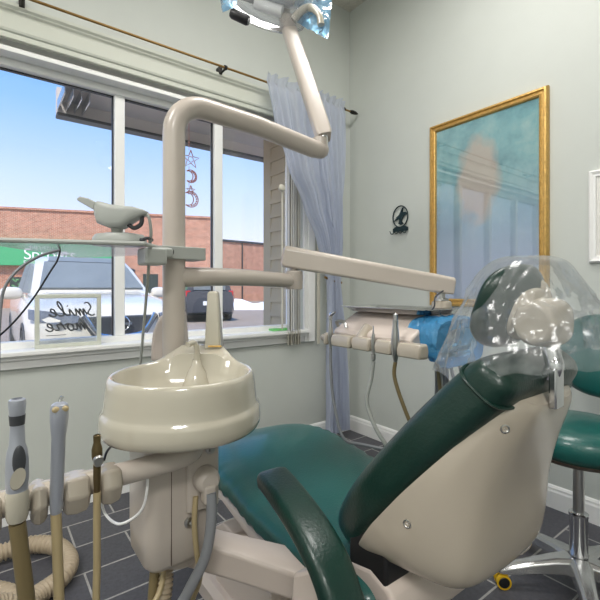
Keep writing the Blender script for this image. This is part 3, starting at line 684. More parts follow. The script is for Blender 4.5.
# tray
tr = thing('instrument_tray', (1.18, .98, 1.068), 'shallow stainless steel instrument tray on top of the delivery head', 'tray')
def rr2(x0, x1, y0, y1, z, r=.03): return rrect(x0, x1, y0, y1, r, z, 6)
MB().loft([rr2(1.10, 1.25, .81, 1.15, 1.0645), rr2(1.085, 1.265, .795, 1.165, 1.078), rr2(1.068, 1.28, .78, 1.18, 1.081), rr2(1.068, 1.28, .78, 1.18, 1.083), rr2(1.087, 1.262, .797, 1.163, 1.080), rr2(1.102, 1.248, .812, 1.148, 1.0665)]).build('pan', 'tray', tr, ang=30)
# handpieces
def hp3(name, y, label, prof, tip, m='steel', hose=None, hr=.005, hm='greycord'):
    t = thing(name, (BX-.012, y, BZ), label, 'dental handpiece')
    T = Matrix.Translation((BX-.012, y, BZ))
    MB().lathe(prof, T, 18).build('body', m, t, ang=40)
    if tip: tip(t, T)
    MB().tube([T @ V((0, 0, prof[0][1]))]+hose, hr, n=10).build('hose', hm, t, ang=70)
    return t
def tip1(t, T):
    MB().tube([T @ V((0, 0, .070)), T @ V((0, .0, .084)), T @ V((0, -.012, .092)), T @ V((0, -.025, .097))], [.007, .008, .006, .003], n=10).build('head', 'chrome', t)
hp3('contra_angle_handpiece', yi[0], 'slim steel handpiece with angled head, leftmost on delivery holder',
    [(.0, -.03), (.006, -.03), (.007, -.01), (.010, .0), (.009, .03), (.0065, .05), (.006, .075), (0, .075)], tip1, 'steel',
    [(BX-.01, yi[0]+.00, .85), (BX, yi[0]-.005, .74), (1.02, yi[0]-.03, .62), (1.08, yi[0]-.06, .59), (1.19, .95, .58), (1.21, .82, .68), (1.21, .82, .955)], .0055)
def tip2(t, T): MB().tube([T @ V((0, 0, .035)), T @ V((0, 0, .062))], [.0028, .0018], n=8, sm=0).build('needle_tip', 'chrome', t)
hp3('syringe_handpiece', yi[1], 'short steel syringe tip handpiece in the middle of the delivery holder',
    [(.0, -.05), (.008, -.045), (.008, -.03), (.005, -.028), (.0065, -.01), (.0075, .01), (.005, .036), (0, .036)], tip2, 'steel',
    [(BX-.012, yi[1]+.01, .86), (BX-.02, yi[1]+.02, .78), (BX, yi[1]-.02, .68), (1.06, yi[1]-.07, .60), (1.18, .82, .60), (1.19, .81, .75), (1.19, .82, .955)], .0068, 'grey')
def tip3(t, T): MB().tube([T @ V((0, 0, .085)), T @ V((0, 0, .103)), T @ V((0, 0, .106))], [.006, .0065, .003], n=10, sm=0).build('tip', 'chrome', t)
hp3('scaler_handpiece', yi[2], 'tall satin steel handpiece, rightmost upright on the delivery holder',
    [(.0, -.04), (.006, -.04), (.008, -.03), (.013, -.008), (.0135, .02), (.011, .05), (.0085, .07), (.0085, .086), (0, .086)], tip3, 'steel',
    [(BX-.01, yi[2]+.005, .88), (BX-.0, yi[2]-.02, .80), (1.02, yi[2]-.05, .72), (1.08, yi[2]-.06, .66), (1.15, .79, .70), (1.17, .80, .80), (1.17, .82, .955)], .006, 'olive')
for i, (px_, yy) in enumerate(((426, .84), (434, .82))):
    cord('delivery_tube', [(1.20+.03*i, yy, .955), (1.20+.03*i, yy-.005, .85), (1.21+.03*i, yy, .70), (1.24+.02*i, yy-.04, .62), (1.26+.02*i, yy-.05, .74), (1.23+.02*i, yy-.02, .955)], .006-.001*i, 'greycord', ['grey supply tube hanging from the delivery head, left of two', 'grey supply tube hanging from the delivery head, right of two'][i])
# blue plastic sleeve on right end of head
def sleeve():
    rings = []
    n = 40
    for i in range(25):
        f = i/24; y = .850-.115*f
        r = []
        for k in range(n):
            a = 2*PI*k/n; ca, sa = math.cos(a), math.sin(a)
            q = (abs(ca)**4+abs(sa)**4)**-.25
            p = V((1.185+ca*q*(.115+.012*f), y, 1.0-.02*f*f+sa*q*(.055+.015*f)))
            w = noise.noise(p*22)*.008+noise.noise(p*80)*.003
            r.append(p+V((ca, 0, sa))*abs(w)*1.6+V((0, w, 0)))
        rings.append(r)
    rings.append([V((1.185, .74, .985))+(p-V((1.185, .745, .985)))*.6 for p in rings[-1]])
    return MB().loft(rings, cap=False)
o = sleeve().build('blue_plastic_sleeve', 'blue', ang=35); tag(o, 'crumpled bright blue plastic sleeve over the right end of the delivery head', 'plastic sleeve')

# ------------------------------------------------------------------ scanner shelf on the pole
sh = thing('equipment_shelf', (.2, 1.1, 1.24), 'frosted clear shelf clamped to the pole in front of the window', 'shelf')
poly = [(-.02, 1.085), (.285, .955), (.365, 1.05), (.36, 1.24), (.236, 1.47)]
MB().prism(poly, 'z', 1.244, 1.250).build('shelf_plate', 'shelf', sh, smooth=False)
m_ = MB()
m_.tube([(-.02, 1.085, 1.249), (.285, .955, 1.249), (.365, 1.06, 1.249)], .005, n=8, sm=0); m_.build('edge_rim', 'grey', sh)
# clamp around pole
m_ = MB(); m_.loft([rrect(PX-.052, PX+.075, PY-.045, PY+.045, .012, 1.225), rrect(PX-.052, PX+.075, PY-.045, PY+.045, .012, 1.258)]); m_.build('pole_clamp', 'grey', sh, ang=50, bevel=.002)
m_ = MB(); m_.box((.30, .99, 1.205), (.352, 1.06, 1.246)); m_.box((.335, 1.02, 1.225), (PX-.03, 1.09, 1.25)); m_.build('bracket', 'grey', sh, bevel=.006)
MB().lathe([(0, 0), (.011, 0), (.011, .004), (0, .004)], Matrix.Translation((.37, 1.03, 1.24)) @ Matrix.Rotation(PI/2, 4, 'X'), 16).build('bolt', 'black', sh)
# scanner + cradle
sd = thing('curing_light', at(118, 240, .97), 'grey handheld dental curing light resting in its cradle on the shelf', 'dental tool')
def F(px_, py_, d=.98): return at(px_, py_, d)
# body oriented in image-parallel plane with real depth
nose = F(98, 206); tail = F(144, 213)
ax = (tail-nose).normalized()
Tb = frame(nose, ax, FW); Lb = (tail-nose).length
def sec(x, w, h, zo=0): return [Tb @ V((x, w*math.copysign(abs(math.cos(q))**.45, math.cos(q)), zo+h*math.copysign(abs(math.sin(q))**.5, math.sin(q)))) for q in [k*2*PI/24 for k in range(24)]]
MB().loft([sec(-.006, .008, .007, -.003), sec(.003, .020, .018, -.008), sec(.012, .025, .026, -.016), sec(.035, .026, .027, -.020), sec(.065, .025, .026, -.018), sec(.085, .022, .018, -.008), sec(Lb, .014, .007, 0), sec(Lb+.008, .008, .004, 0)]).build('handset_body', 'grey', sd, ang=60)
MB().loft([[Tb @ V((x, w*a, z+h*b)) for a, b in ((-1, -1), (1, -1), (1, 1), (-1, 1))] for x, w, h, z in ((-.002, .014, .009, -.003), (-.02, .014, .009, .004), (-.038, .015, .006, .008), (-.045, .012, .002, .007))]).build('light_guide', 'grey', sd, bevel=.002)
MB().tube([F(127, 223), F(134, 228), F(141, 224), F(142, 216)], .005, n=10).build('trigger_guard', 'dark', sd, ang=60)
cd = thing('cradle', at(118, 242, .99), 'grey cradle stand under the curing light on the shelf', 'cradle')
cbase = at(118, 241, 1.0); cbase.z = 1.2505
MB().loft([[cbase+RT*(math.cos(q)*.062*k+.004)+FW*math.sin(q)*.045*k+V((0, 0, z)) for q in [j*2*PI/32 for j in range(32)]] for k, z in ((1, 0), (1.02, .006), (1.0, .018), (.9, .026), (.5, .030))]).build('base', 'grey', cd, ang=40)
MB().loft([[at(117, 234, .985)+RT*a*w+FW*b*w*.8+V((0, 0, z)) for a, b in ((-1, -1), (1, -1), (1, 1), (-1, 1))] for w, z in ((.009, -.006), (.012, .012), (.016, .030))]).build('neck', 'grey', cd, bevel=.004)
cord('power_cord', [F(144, 212, .98), F(149, 218, .98), F(151, 232, .99), F(150, 242, 1.0), F(149, 262, 1.02), F(146, 300, 1.1), F(143, 335, 1.15), F(141, 358, 1.18), F(140, 380, 1.2), at(150, 440, 1.22)], .0038, 'grey', '', '', n=8, parent=sd)
cord('plug_cord', [F(136, 238, .99), F(142, 240, .98), F(147, 238, .97), F(152, 240, 1.02)], .004, 'dark', '', '', n=8, parent=cd)
cord('black_cable', [(at(57, 244, 1.05)), at(60, 250, 1.05), at(57, 261, 1.04), at(50, 272, 1.02), at(32, 300, 1.0), at(8, 328, .98), at(-25, 355, .95)], .0022, 'black', 'thin black cable hanging under the shelf at far left', 'cable', n=6)
cord('grey_tube', [at(60, 250, 1.05), at(40, 256, 1.03), at(20, 268, 1.0), at(6, 285, .98), at(1, 305, .98), at(-1, 340, .98), at(-2, 400, .98)], .0034, 'greycord', 'grey tube arching from the shelf down the left edge', 'tube', n=8)

# ------------------------------------------------------------------ dental chair
ch = thing('dental_chair', (.88, 1.05, 0), 'reclining dental chair with dark green vinyl cushions and beige shell', 'dental chair')
CX = .88
def cushion_ring(y, zt, zb, w, e=.28, n=44):
    # superellipse section, bulged top
    r = []
    for k in range(n):
        a = 2*PI*k/n; c, s = math.cos(a), math.sin(a)
        x = w*math.copysign(abs(c)**e, c)
        h = (zt-zb)/2; z = (zt+zb)/2+h*math.copysign(abs(s)**(e*1.6), s)
        if s > 0: z -= .018*(x/w)**2
        r.append(V((CX+x, y, z)))
    return r
seat_rows = [(.60, .500, .44, .22), (.64, .525, .43, .245), (.75, .53, .43, .262), (.9, .535, .44, .272), (1.05, .55, .455, .275), (1.2, .575, .48, .275), (1.33, .585, .49, .272), (1.45, .575, .475, .268), (1.54, .55, .455, .26), (1.60, .52, .435, .245), (1.625, .49, .43, .21)]
# resample rows for a smooth loft
def resample(rows, n):
    P = [V(r[:3]) for r in rows]; Q = [r[3] for r in rows]; out = []
    for i in range(len(rows)-1):
        for k in range(n):
            t = k/n; p0, p1, p2, p3 = [rows[max(0, min(len(rows)-1, i+d))] for d in (-1, 0, 1, 2)]
            out.append(tuple(.5*((2*p1[m])+(p2[m]-p0[m])*t+(2*p0[m]-5*p1[m]+4*p2[m]-p3[m])*t*t+(3*p1[m]-p0[m]-3*p2[m]+p3[m])*t**3) for m in range(len(p1))))
    out.append(rows[-1]); return out
rings = []
for y, zt, zb, wd in resample(seat_rows, 7):
    r = cushion_ring(y, zt, zb, wd, n=72)
    for p in r: # upholstery puckers along the near edge at the knee
        side = abs(p.x-CX)/wd
        if side > .8:
            am = .007*math.exp(-((y-1.2)/.22)**2)*(side-.8)*5
            p.z += am*math.sin(y*130)
            p.x += math.copysign(am*.7*math.sin(y*130), p.x-CX)
    rings.append(r)
MB().loft(rings).build('seat', 'vinyl', ch, ang=70)
MB().loft([cushion_ring(y, zt, zb, wd, .2) for y, zt, zb, wd in ((.62, .45, .36, .20), (.8, .45, .36, .235), (1.05, .465, .39, .255), (1.25, .49, .45, .255), (1.45, .48, .445, .25), (1.57, .45, .43, .235))]).build('seat_shell', 'pinkbeige', ch, ang=60)
# backrest
S0 = V((0, .606, .645)); dS = V((0, -.619, .785)).normalized(); nS = V((0, .785, .619)).normalized()
def back_ring(s, w, t0, t1, e=.3, n=56, bulge=0):
    r = []
    for k in range(n):
        a = 2*PI*k/n; c, q = math.cos(a), math.sin(a)
        x = w*math.copysign(abs(c)**e, c); d = (t0+t1)/2+(t1-t0)/2*math.copysign(abs(q)**(e*1.7), q)
        r.append(V((CX+x, 0, 0))+S0+dS*s+nS*d)
    return r
bk = [(-.15, .185, .02, .08), (-.13, .205, .0, .10), (-.06, .222, -.005, .112), (.05, .228, -.005, .115), (.2, .213, -.005, .112), (.30, .192, -.005, .108), (.37, .174, -.005, .102), (.405, .166, .0, .092), (.42, .152, .012, .078)]
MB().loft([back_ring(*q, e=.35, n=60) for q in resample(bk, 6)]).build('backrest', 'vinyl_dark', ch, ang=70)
# piping seam across top end of backrest
sm_ = back_ring(.372, .1755, -.007, .104, .35, 60)
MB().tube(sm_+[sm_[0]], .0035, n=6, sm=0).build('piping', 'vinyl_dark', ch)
shr = [(-.10, .19, -.02, .0), (-.09, .212, -.045, .006), (-.045, .226, -.10, .008), (0, .230, -.150, .01), (.03, .229, -.172, .01), (.07, .226, -.172, .01), (.12, .219, -.148, .01), (.2, .201, -.098, .008), (.28, .172, -.064, .006), (.345, .142, -.044, .004), (.375, .118, -.034, .0), (.388, .098, -.026, -.004)]
def shell_ring(s, w, t0, t1):
    half = [(-1.0, 0), (-.995, .10), (-.96, .35), (-.87, .62), (-.75, .84), (-.62, .95), (-.45, 1.0), (-.15, 1.02)]
    pts = half+[(-a, b) for a, b in half[::-1]]
    P = smooth_path([V((a, b, 0)) for a, b in pts], 5)
    return [V((CX+p.x*w, 0, 0))+S0+dS*s+nS*(t1+(t0-t1)*p.y) for p in P]
shell = MB().loft([shell_ring(*q) for q in resample(shr, 6)]).build('back_shell', 'beige2', ch, ang=40)
from mathutils.bvhtree import BVHTree
off_ = base_of(ch)
bv = BVHTree.FromPolygons([v.co+off_ for v in shell.data.vertices], [tuple(p.vertices) for p in shell.data.polygons])
for px_, py_ in ((505, 429), (407, 524)):
    hit, nor, _, _ = bv.ray_cast(CAM, ray(px_, py_).normalized())
    if nor.dot(ray(px_, py_)) > 0: nor = -nor
    Ts = Matrix.Translation(hit) @ nor.to_track_quat('Z', 'Y').to_matrix().to_4x4()
    MB().lathe([(0, -.004), (.0085, -.004), (.0085, .001), (.0065, .0016), (.0045, -.001), (.002, -.001), (0, .0015)], Ts, 20).build('screw', 'steel', ch, ang=20)
# hinge bracket and under frame
MB().prism([(.56, .43), (.555, .49), (.575, .525), (.63, .545), (.70, .53), (.72, .48), (.68, .40), (.60, .40)], 'x', CX-.215, CX+.215).build('hinge_bracket', 'pinkbeige', ch, bevel=.012)
MB().prism([(.585, .50), (.59, .60), (.66, .63), (.70, .58), (.70, .48)], 'x', CX-.212, CX+.212).build('hinge_gap_cover', 'black', ch, bevel=.008)  # black filler block standing in for the shadow gap under the back cushion
MB().box((CX-.16, .66, .34), (CX+.16, 1.2, .40)).build('seat_frame', 'black', ch, bevel=.01)
# base
MB().loft([rrect(CX-.23, CX+.23, .62, 1.55, .05, 0), rrect(CX-.23, CX+.23, .62, 1.55, .05, .05), rrect(CX-.21, CX+.21, .64, 1.53, .05, .07)]).build('base_plate', 'pinkbeige', ch, ang=40)
# stepped lift cover
st_poly = [(.72, .06), (.72, .30), (1.0, .30)]
y = 1.0; z = .30
for i in range(5):
    st_poly += [(y+.0, z), (y+.075, z-.012), (y+.075, z-.035)]; y += .08; z -= .035
st_poly += [(1.46, .12), (1.46, .06)]
MB().prism([(1.44, .06), (1.44, .26), (1.38, .30), (1.30, .30), (1.30, .278), (1.24, .278), (1.24, .255), (1.14, .255), (1.14, .225), (1.06, .225), (1.06, .19), (.95, .19), (.95, .15), (.75, .15), (.75, .06)], 'x', CX-.19, CX+.17).build('lift_cover', 'pinkbeige', ch, bevel=.006)
MB().box((CX-.10, .95, .18), (CX+.1, 1.15, .36)).build('lift_column', 'pinkbeige', ch, bevel=.01)
# armrest near + far
def armrest(px_front, side):
    s = 1 if side < 0 else -1
    X0 = lambda x: x if side < 0 else 2*CX-x
    path = [(X0(.548), .835, .695), (X0(.545), .82, .700), (X0(.527), .73, .694), (X0(.510), .64, .678)] + ([(X0(.500), .575, .650), (X0(.498), .54, .61), (X0(.503), .52, .56), (X0(.51), .51, .52)] if side < 0 else [(X0(.505), .60, .665)])
    P = smooth_path(path, 8); rings = []
    for i, p in enumerate(P):
        f = i/(len(P)-1); t = (P[min(i+1, len(P)-1)]-P[max(i-1, 0)]).normalized()
        sd_ = V((1, 0, 0)); sd_ = (sd_-t*sd_.dot(t)).normalized(); up = sd_.cross(t)
        e0 = min(1, math.sqrt(max(0.02, i/6))) if i < 6 else 1
        w = .040*e0; h = .022*(e0**.5)
        rings.append([p+sd_*w*math.copysign(abs(math.cos(q))**.5, math.cos(q))+up*h*math.copysign(abs(math.sin(q))**.6, math.sin(q)) for q in [k*2*PI/28 for k in range(28)]])
    return MB().loft(rings)
for side in (-1, 1):
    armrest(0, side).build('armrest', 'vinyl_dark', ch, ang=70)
    xx = CX+side*.335; xi_ = CX+side*.20
    m_ = MB(); m_.prism([(.56, .40), (.535, .48), (.56, .565), (.64, .60), (.70, .56), (.72, .42)], 'x', min(xx+.035*side, xx-.02*side), max(xx+.035*side, xx-.02*side)); m_.build('arm_bracket', 'pinkbeige', ch, bevel=.008)
# headrest
post = MB(); s_top = S0+dS*.415+nS*-.02+V((CX, 0, 0))

pA = s_top-dS*.03; pB = s_top+dS*.035+V((0, 0, .01)); pC = pB+V((0, .0, .035)); pD = V((CX, .36, 1.07))
dQ = V((0, .0, 1)); pA = V((CX-.02, .338, .955)); T = frame(pA, dQ, V((1, 0, 0)))
MB().box((-.03, -.018, -.007), (.045, .018, .007), T).build('headrest_bar', 'chrome', ch, bevel=.003)
q0 = T @ V((.04, 0, 0))
MB().tube([q0-dS*.02, q0+V((0, .003, .006)), (CX-.016, .345, q0.z+.02), (CX-.008, .36, 1.06)], .016, n=16).build('curved_post', 'chrome', ch, ang=60)
mc = V((CX-.006, .365, 1.084))
MB().ell(mc, (.052, .045, .048), e=.7).box(mc+V((-.04, -.035, -.03)), mc+V((.03, .035, .03))).build('joint_block', 'beige2', ch, bevel=.01)
Tn = Matrix.Translation(mc+V((-.028, -.006, .0))) @ Matrix.Rotation(-PI/2, 4, 'Y')
MB().lathe([(0, 0), (.04, 0), (.044, .008), (.041, .032), (.034, .038), (0, .038)], Tn, 8).build('tension_knob', 'beige2', ch, bevel=.005, ang=30)
MB().tube([mc+V((.02, .02, .02)), mc+V((.03, .03, .06)), mc+V((.02, .06, .08))], .026, n=16).build('upper_link', 'beige2', ch, ang=60)
MB().ell(mc+V((.0, .045, .07)), (.03, .024, .026)).build('ball_joint', 'ceramic', ch)
# pad, curved: thick lens with concave front
hc2 = V((CX+.0, .412, 1.104)); Tp = Matrix.Rotation(R(20), 4, 'X')
def padrings(sx, sz, t, off, n=40, m=12, e=.8):
    rings = []
    for i in range(m+1):
        b = -PI/2+PI*i/m; r = math.cos(b); h = math.sin(b)
        ring = []
        for k in range(n):
            a = 2*PI*k/n
            x = sx*r**.6*math.copysign(abs(math.cos(a))**e, math.cos(a)) if r > 1e-6 else 0
            z = sz*r**.6*math.copysign(abs(math.sin(a))**e, math.sin(a)) if r > 1e-6 else 0
            y = t*h+off+.9*(x*x)/.28+.5*z*z/.2
            ring.append(hc2+(Tp @ V((x+.0001*math.cos(a), y, z+.0001*math.sin(a)))))
        rings.append(ring)
    return MB().loft(rings)
padrings(.108, .092, .028, .0).build('headrest_pad', 'vinyl_dark', ch, ang=80)
padrings(.066, .056, .020, -.026).build('headrest_back', 'beige2', ch, ang=80)

# plastic bag over the headrest
def bag():
    n = 140; rings = []
    rows = [(256, 515, 540, .5), (257, 504, 550, .7), (263, 492, 561, .95), (278, 478, 570, 1), (298, 466, 581, 1), (318, 455, 588, 1), (336, 447, 594, 1), (350, 442, 598, 1), (362, 438, 600, 1)]
    for i, (py_, xl, xr_, dk) in enumerate(resample(rows, 8)):
        D = .872; c0 = at((xl+xr_)/2, py_, D); a_ = (xr_-xl)/2*D/419; b_ = min(.168, a_*1.05)*dk; r = []; f = min(1, max(0, (py_-257)/70))
        for k in range(n):
            t = 2*PI*k/n; c, s = math.cos(t), math.sin(t)
            q = (abs(c)**2.3+abs(s)**2.3)**(-1/2.3)
            w = -abs(noise.noise(V((c*3.2+f*2, s*3.2, f*2.5))))*.028*f + noise.noise(V((c*13, s*13, py_*.12)))*.004*f - .003*f*abs(math.sin(t*13+f*6))
            hem = f**3*(.028*c+.012*max(0, -s)-.022*max(0, s)-.006*math.sin(t*4)+.004*math.sin(t*11))
            r.append(c0+RT*(c*q*a_+c*w)+FW*(s*q*b_+s*w)+V((0, 0, hem)))
        rings.append(r)
    return MB().loft(rings, cap=False)
o = bag().build('plastic_cover', 'bag', ang=25); tag(o, 'clear wrinkled plastic bag draped over the dental chair headrest', 'plastic cover')

# ------------------------------------------------------------------ stool
SX, SY = 1.80, .63
sl_ = thing('operator_stool', (SX, SY, 0), 'green vinyl swivel stool on a polished five-star base behind the chair', 'stool')
def T0(dz): return Matrix.Translation((SX, SY, dz))
MB().lathe([(0, .53), (.12, .53), (.19, .54), (.212, .565), (.215, .60), (.20, .63), (.16, .645), (.08, .65), (0, .65)], T0(0), 48).build('seat', 'vinyl', sl_, ang=60)
MB().lathe([(0, .505), (.10, .508), (.18, .525), (.195, .54), (0, .542)], T0(0), 48).build('seat_pan', 'brownback', sl_, ang=60)
MB().lathe([(0, .30), (.019, .30), (.019, .52), (0, .52)], T0(0), 24).build('gas_spring', 'steel', sl_)
MB().lathe([(0, .10), (.030, .10), (.031, .105), (.031, .285), (.033, .29), (.033, .298), (.026, .302), (0, .302)], T0(0), 28).build('post', 'chrome', sl_, ang=40)
MB().lathe([(0, .085), (.05, .085), (.056, .10), (.048, .118), (.034, .122), (0, .122)], T0(0), 28).build('hub', 'alu', sl_, ang=40)
def caster(p, ang, parent):
    c = MB(); Tc = Matrix.Translation(p) @ Matrix.Rotation(ang, 4, 'Z')
    for s in (-1, 1):
        c.lathe([(0, -.010), (.018, -.010), (.021, -.006), (.021, .006), (.018, .010), (0, .010)], Tc @ Matrix.Translation((s*.013, 0, 0)) @ Matrix.Rotation(PI/2, 4, 'Y'), 24)
    o = c.build('caster', 'black', parent, ang=40)
    c = MB()
    for s in (-1, 1):
        rg = Tc @ Matrix.Translation((s*.013, 0, 0)) @ Matrix.Rotation(PI/2, 4, 'Y')
        c.lathe([(.021, -.008), (.0265, -.008), (.0275, 0), (.0265, .008), (.021, .008), (.021, -.008)], rg, 28, cap=False)
    c.build('tyre', 'yellow', o, ang=60)
    return o
hub_dir0 = math.atan2((onZ(488, 578, .03)-V((SX, SY, .03))).y, (onZ(488, 578, .03)-V((SX, SY, .03))).x)
for k in range(5):
    a = hub_dir0+k*2*PI/5; dv = V((math.cos(a), math.sin(a), 0)); pv = V((-dv.y, dv.x, 0)); o_ = V((SX, SY, 0))
    rings = []
    for r, w, z, h in ((.03, .040, .112, .034), (.09, .032, .108, .030), (.17, .026, .094, .024), (.25, .023, .078, .018), (.285, .019, .070, .012), (.295, .012, .066, .008)):
        c = o_+dv*r+V((0, 0, z)); rings.append([c+pv*w+V((0, 0, -h)), c-pv*w+V((0, 0, -h)), c-pv*w+V((0, 0, h*.4)), c-pv*w*.6+V((0, 0, h*.8)), c+pv*w*.6+V((0, 0, h*.8)), c+pv*w+V((0, 0, h*.4))])
    lg = MB().loft(rings).build('leg', 'alu', sl_, bevel=.004, ang=40)
    cp_ = o_+dv*.278+V((0, 0, .0276)); cs_ = caster(cp_, math.atan2(cp_.y, cp_.x)+.35 if k == 0 else a+.6*math.sin(k*2.2), sl_)
# stool back
bp_ = at(604, 356, 1.72)
bn = (V((-.85, .15, .12))).normalized(); bx = V((0, 0, 1)).cross(bn).normalized()
Tb2 = frame(bp_, bx, bn.cross(bx)*1.0)
MB().loft([[Tb2 @ V((x, y, z)) for x, y in [(sx*math.copysign(abs(math.cos(q))**.85, math.cos(q)), sy*math.copysign(abs(math.sin(q))**.85, math.sin(q))) for q in [k*2*PI/40 for k in range(40)]]] for sx, sy, z in ((.10, .07, -.032), (.16, .145, -.030), (.185, .17, -.012), (.185, .17, .012), (.16, .145, .030), (.10, .08, .038), (.02, .015, .04))]).build('backrest', 'vinyl', sl_, ang=70)
MB().tube([(SX+.05, SY-.02, .515), (SX+.2, SY-.06, .515), (SX+.245, SY-.08, .56), (bp_.x+.05, bp_.y, .80), (bp_.x+.04, bp_.y, bp_.z)], .012, n=12).build('back_support', 'chrome', sl_, ang=60)
MB().tube([(SX+.0, SY-.06, .51), (SX+.02, SY-.16, .495), (SX+.02, SY-.19, .48)], .009, n=10).build('height_lever', 'brownback', sl_)

# ------------------------------------------------------------------ outside
st(MB().box((-30, WY+.17, -.12), (60, 60, -.02)).build('ground', 'asphalt', smooth=False))
# projecting siding wall right of the window, its trim and the soffit
sw = MB()
z = 0.0; 
while z < 3.3:
    sw.prism([(1.925, z), (1.893, z), (1.905, z+.115), (1.925, z+.115)], 'y', 2.66, 2.93); z += .115
sd_ = st(sw.build('wall_outside', 'siding', smooth=False))
MB().box((1.895, 2.91, 0), (2.02, 3.02, 3.3)).build('corner_trim', 'siding', sd_, smooth=False)
so = MB(); so.box((.42, 2.66, 2.43), (2.3, 3.3, 2.46)); so.build  # underside boards
o = st(so.build('trim_4', 'soffit', smooth=False))
MB().box((.40, 3.27, 2.33), (2.3, 3.33, 2.52)).build('fascia', 'soffit', o, smooth=False)
MB().box((.40, 3.255, 2.325), (2.3, 3.34, 2.345)).build('drip_edge', 'dark', o, smooth=False)
for i in range(4): MB().box((.40+.05*i, 2.95+.02*i, 2.36), (.41+.05*i, 3.27, 2.43)).build('bracket_bar', 'alu', o, bevel=.004)

# brick buildings
Ap = at(-60, 288, 23.6); Bp = at(213, 288, 28.0); dirb = (Bp-Ap); dirb.z = 0; Lb_ = dirb.length; dirb.normalize(); nb_ = V((dirb.y, -dirb.x, 0))
rot = math.atan2(dirb.y, dirb.x)
bl = MB().box((0, 0, 0), (Lb_, 8, 5.86)).build('brick_building', 'brick', smooth=False)
def place(o, p, r, parent=None): o.location = p; o.rotation_euler = (0, 0, r); return o
place(bl, (Ap.x, Ap.y, -.02), rot); tag(bl, 'long red brick building behind the white car with a green sign', 'building')
def onb(x0, x1, y0, y1, z0, z1, nm, m, par=bl): 
    o = MB().box((x0, y0, z0), (x1, y1, z1)).build(nm, m, None, smooth=False); o.parent = par; return o
def bpos(px_, py_):   # where a pixel meets the facade, in building coordinates
    r = ray(px_, py_); n_ = nb_; t = (Ap-CAM).dot(n_)/r.dot(n_); p = CAM+r*t
    return (p-Ap).dot(dirb), p.z+.02
onb(-.05, Lb_+.05, -.08, 8.05, 5.80, 5.92, 'coping', 'brick')
xr, zr = bpos(113, 266); _, zt_ = bpos(60, 242)
sg_ = onb(.0, xr, -.35, -.02, zr-.05, zr+1.45, 'sign_board', 'green')
def btext(s, size, px_, py_, nm, sp=1):
    x, z = bpos(px_, py_); T = Matrix.Translation((x, -.37, z)) @ Matrix.Rotation(PI/2, 4, 'X')
    o = text(s, size, .01, 'white', None, nm, T, space=sp); o.parent = sg_; return o
btext('Sprouts', .92, 25.5, 259.5, 'sign_lettering', .96)
btext('THE LITTLE', .24, 31, 250, 'sign_lettering', 1.1).location.z += .02
btext('Early Education & Child Care', .30, 25.5, 264.2, 'sign_lettering')
x, z = bpos(61.5, 259)
o = MB().prism([(x, z+.42), (x+.4, z+.42), (x+.05, z-.02)], 'y', -.38, -.36).build('leaf_mark', 'white', None, smooth=False); o.parent = sg_
for (a, b, c, d) in ((10, 277, 24, 292), (96, 273, 100, 284), (143, 274, 158, 296)):
    x0_, z1_ = bpos(a, b); x1_, z0_ = bpos(c, d); onb(x0_, x1_, -.06, .05, max(.2, z0_), z1_, 'window', 'leafdark')
x0_, z1_ = bpos(10, 277)
m_ = MB()
for i in range(16): m_.ell((x0_+.15+random.random()*.6, -.08, z1_-.1-random.random()*.8), (.10, .01, .04), T=Matrix.Rotation(random.random()*3, 4, 'Y'), u=10, v=6)
o = m_.build('painted_leaves', 'leaf'); o.parent = bl
p = at(133, 270, 26.5); 
x, z = bpos(131, 271); o = MB().ell((x, -.3, z), (.28, .3, .16)).box((x-.05, -.3, z-.05), (x+.05, 0, z+.05)).build('wall_lamp', 'dark'); o.parent = bl
# lower building to the right
A2 = at(222, 288, 36); B2 = at(300, 288, 42); d2 = B2-A2; d2.z = 0; L2 = d2.length; d2.normalize(); z2 = 1.15+47/419*37
b2 = MB().box((0, 0, 0), (L2+6, 8, z2)).build('brick_building', 'brick', smooth=False); place(b2, (A2.x, A2.y, -.02), math.atan2(d2.y, d2.x)); tag(b2, 'lower flat-roofed brick building seen through the right window pane', 'building')
onb(-.05, L2+6.05, -.1, 8.05, z2-.12, z2+.06, 'coping', 'dark', b2)
for x_ in (3.6, 6.0): onb(x_, x_+.5, 2, 2.5, z2+.06, z2+.35, 'roof_vent', 'grey', b2)
onb(5.0, 6.4, -.05, .05, 0.2, 2.2, 'doorway', 'leafdark', b2)
onb(2.0, 2.1, -.09, 0, 0, z2-.1, 'downpipe', 'dark', b2)
# snow bank
m_ = MB(); gx = at(247, 288, 24); N = 26
rings = []
for i in range(N+1):
    r = []
    for j in range(17):
        u = i/N; v = j/16; x = (u-.5)*8; y = (v-.5)*3.2; h = (math.sin(PI*u)**.5)*(math.sin(PI*v)**.7)*(.42+.5*noise.noise(V((x*.9, y*.9, 1)))) + (.0)
        p = gx+RT*x+FW*y; r.append(V((p.x, p.y, -.04+max(0, h))))
    rings.append(r)
o = m_.loft(rings, cap=False, closed=False).build('snow_bank', 'snow', ang=80); tag(o, 'white snow bank in front of the far brick building', 'snow', kind='stuff')

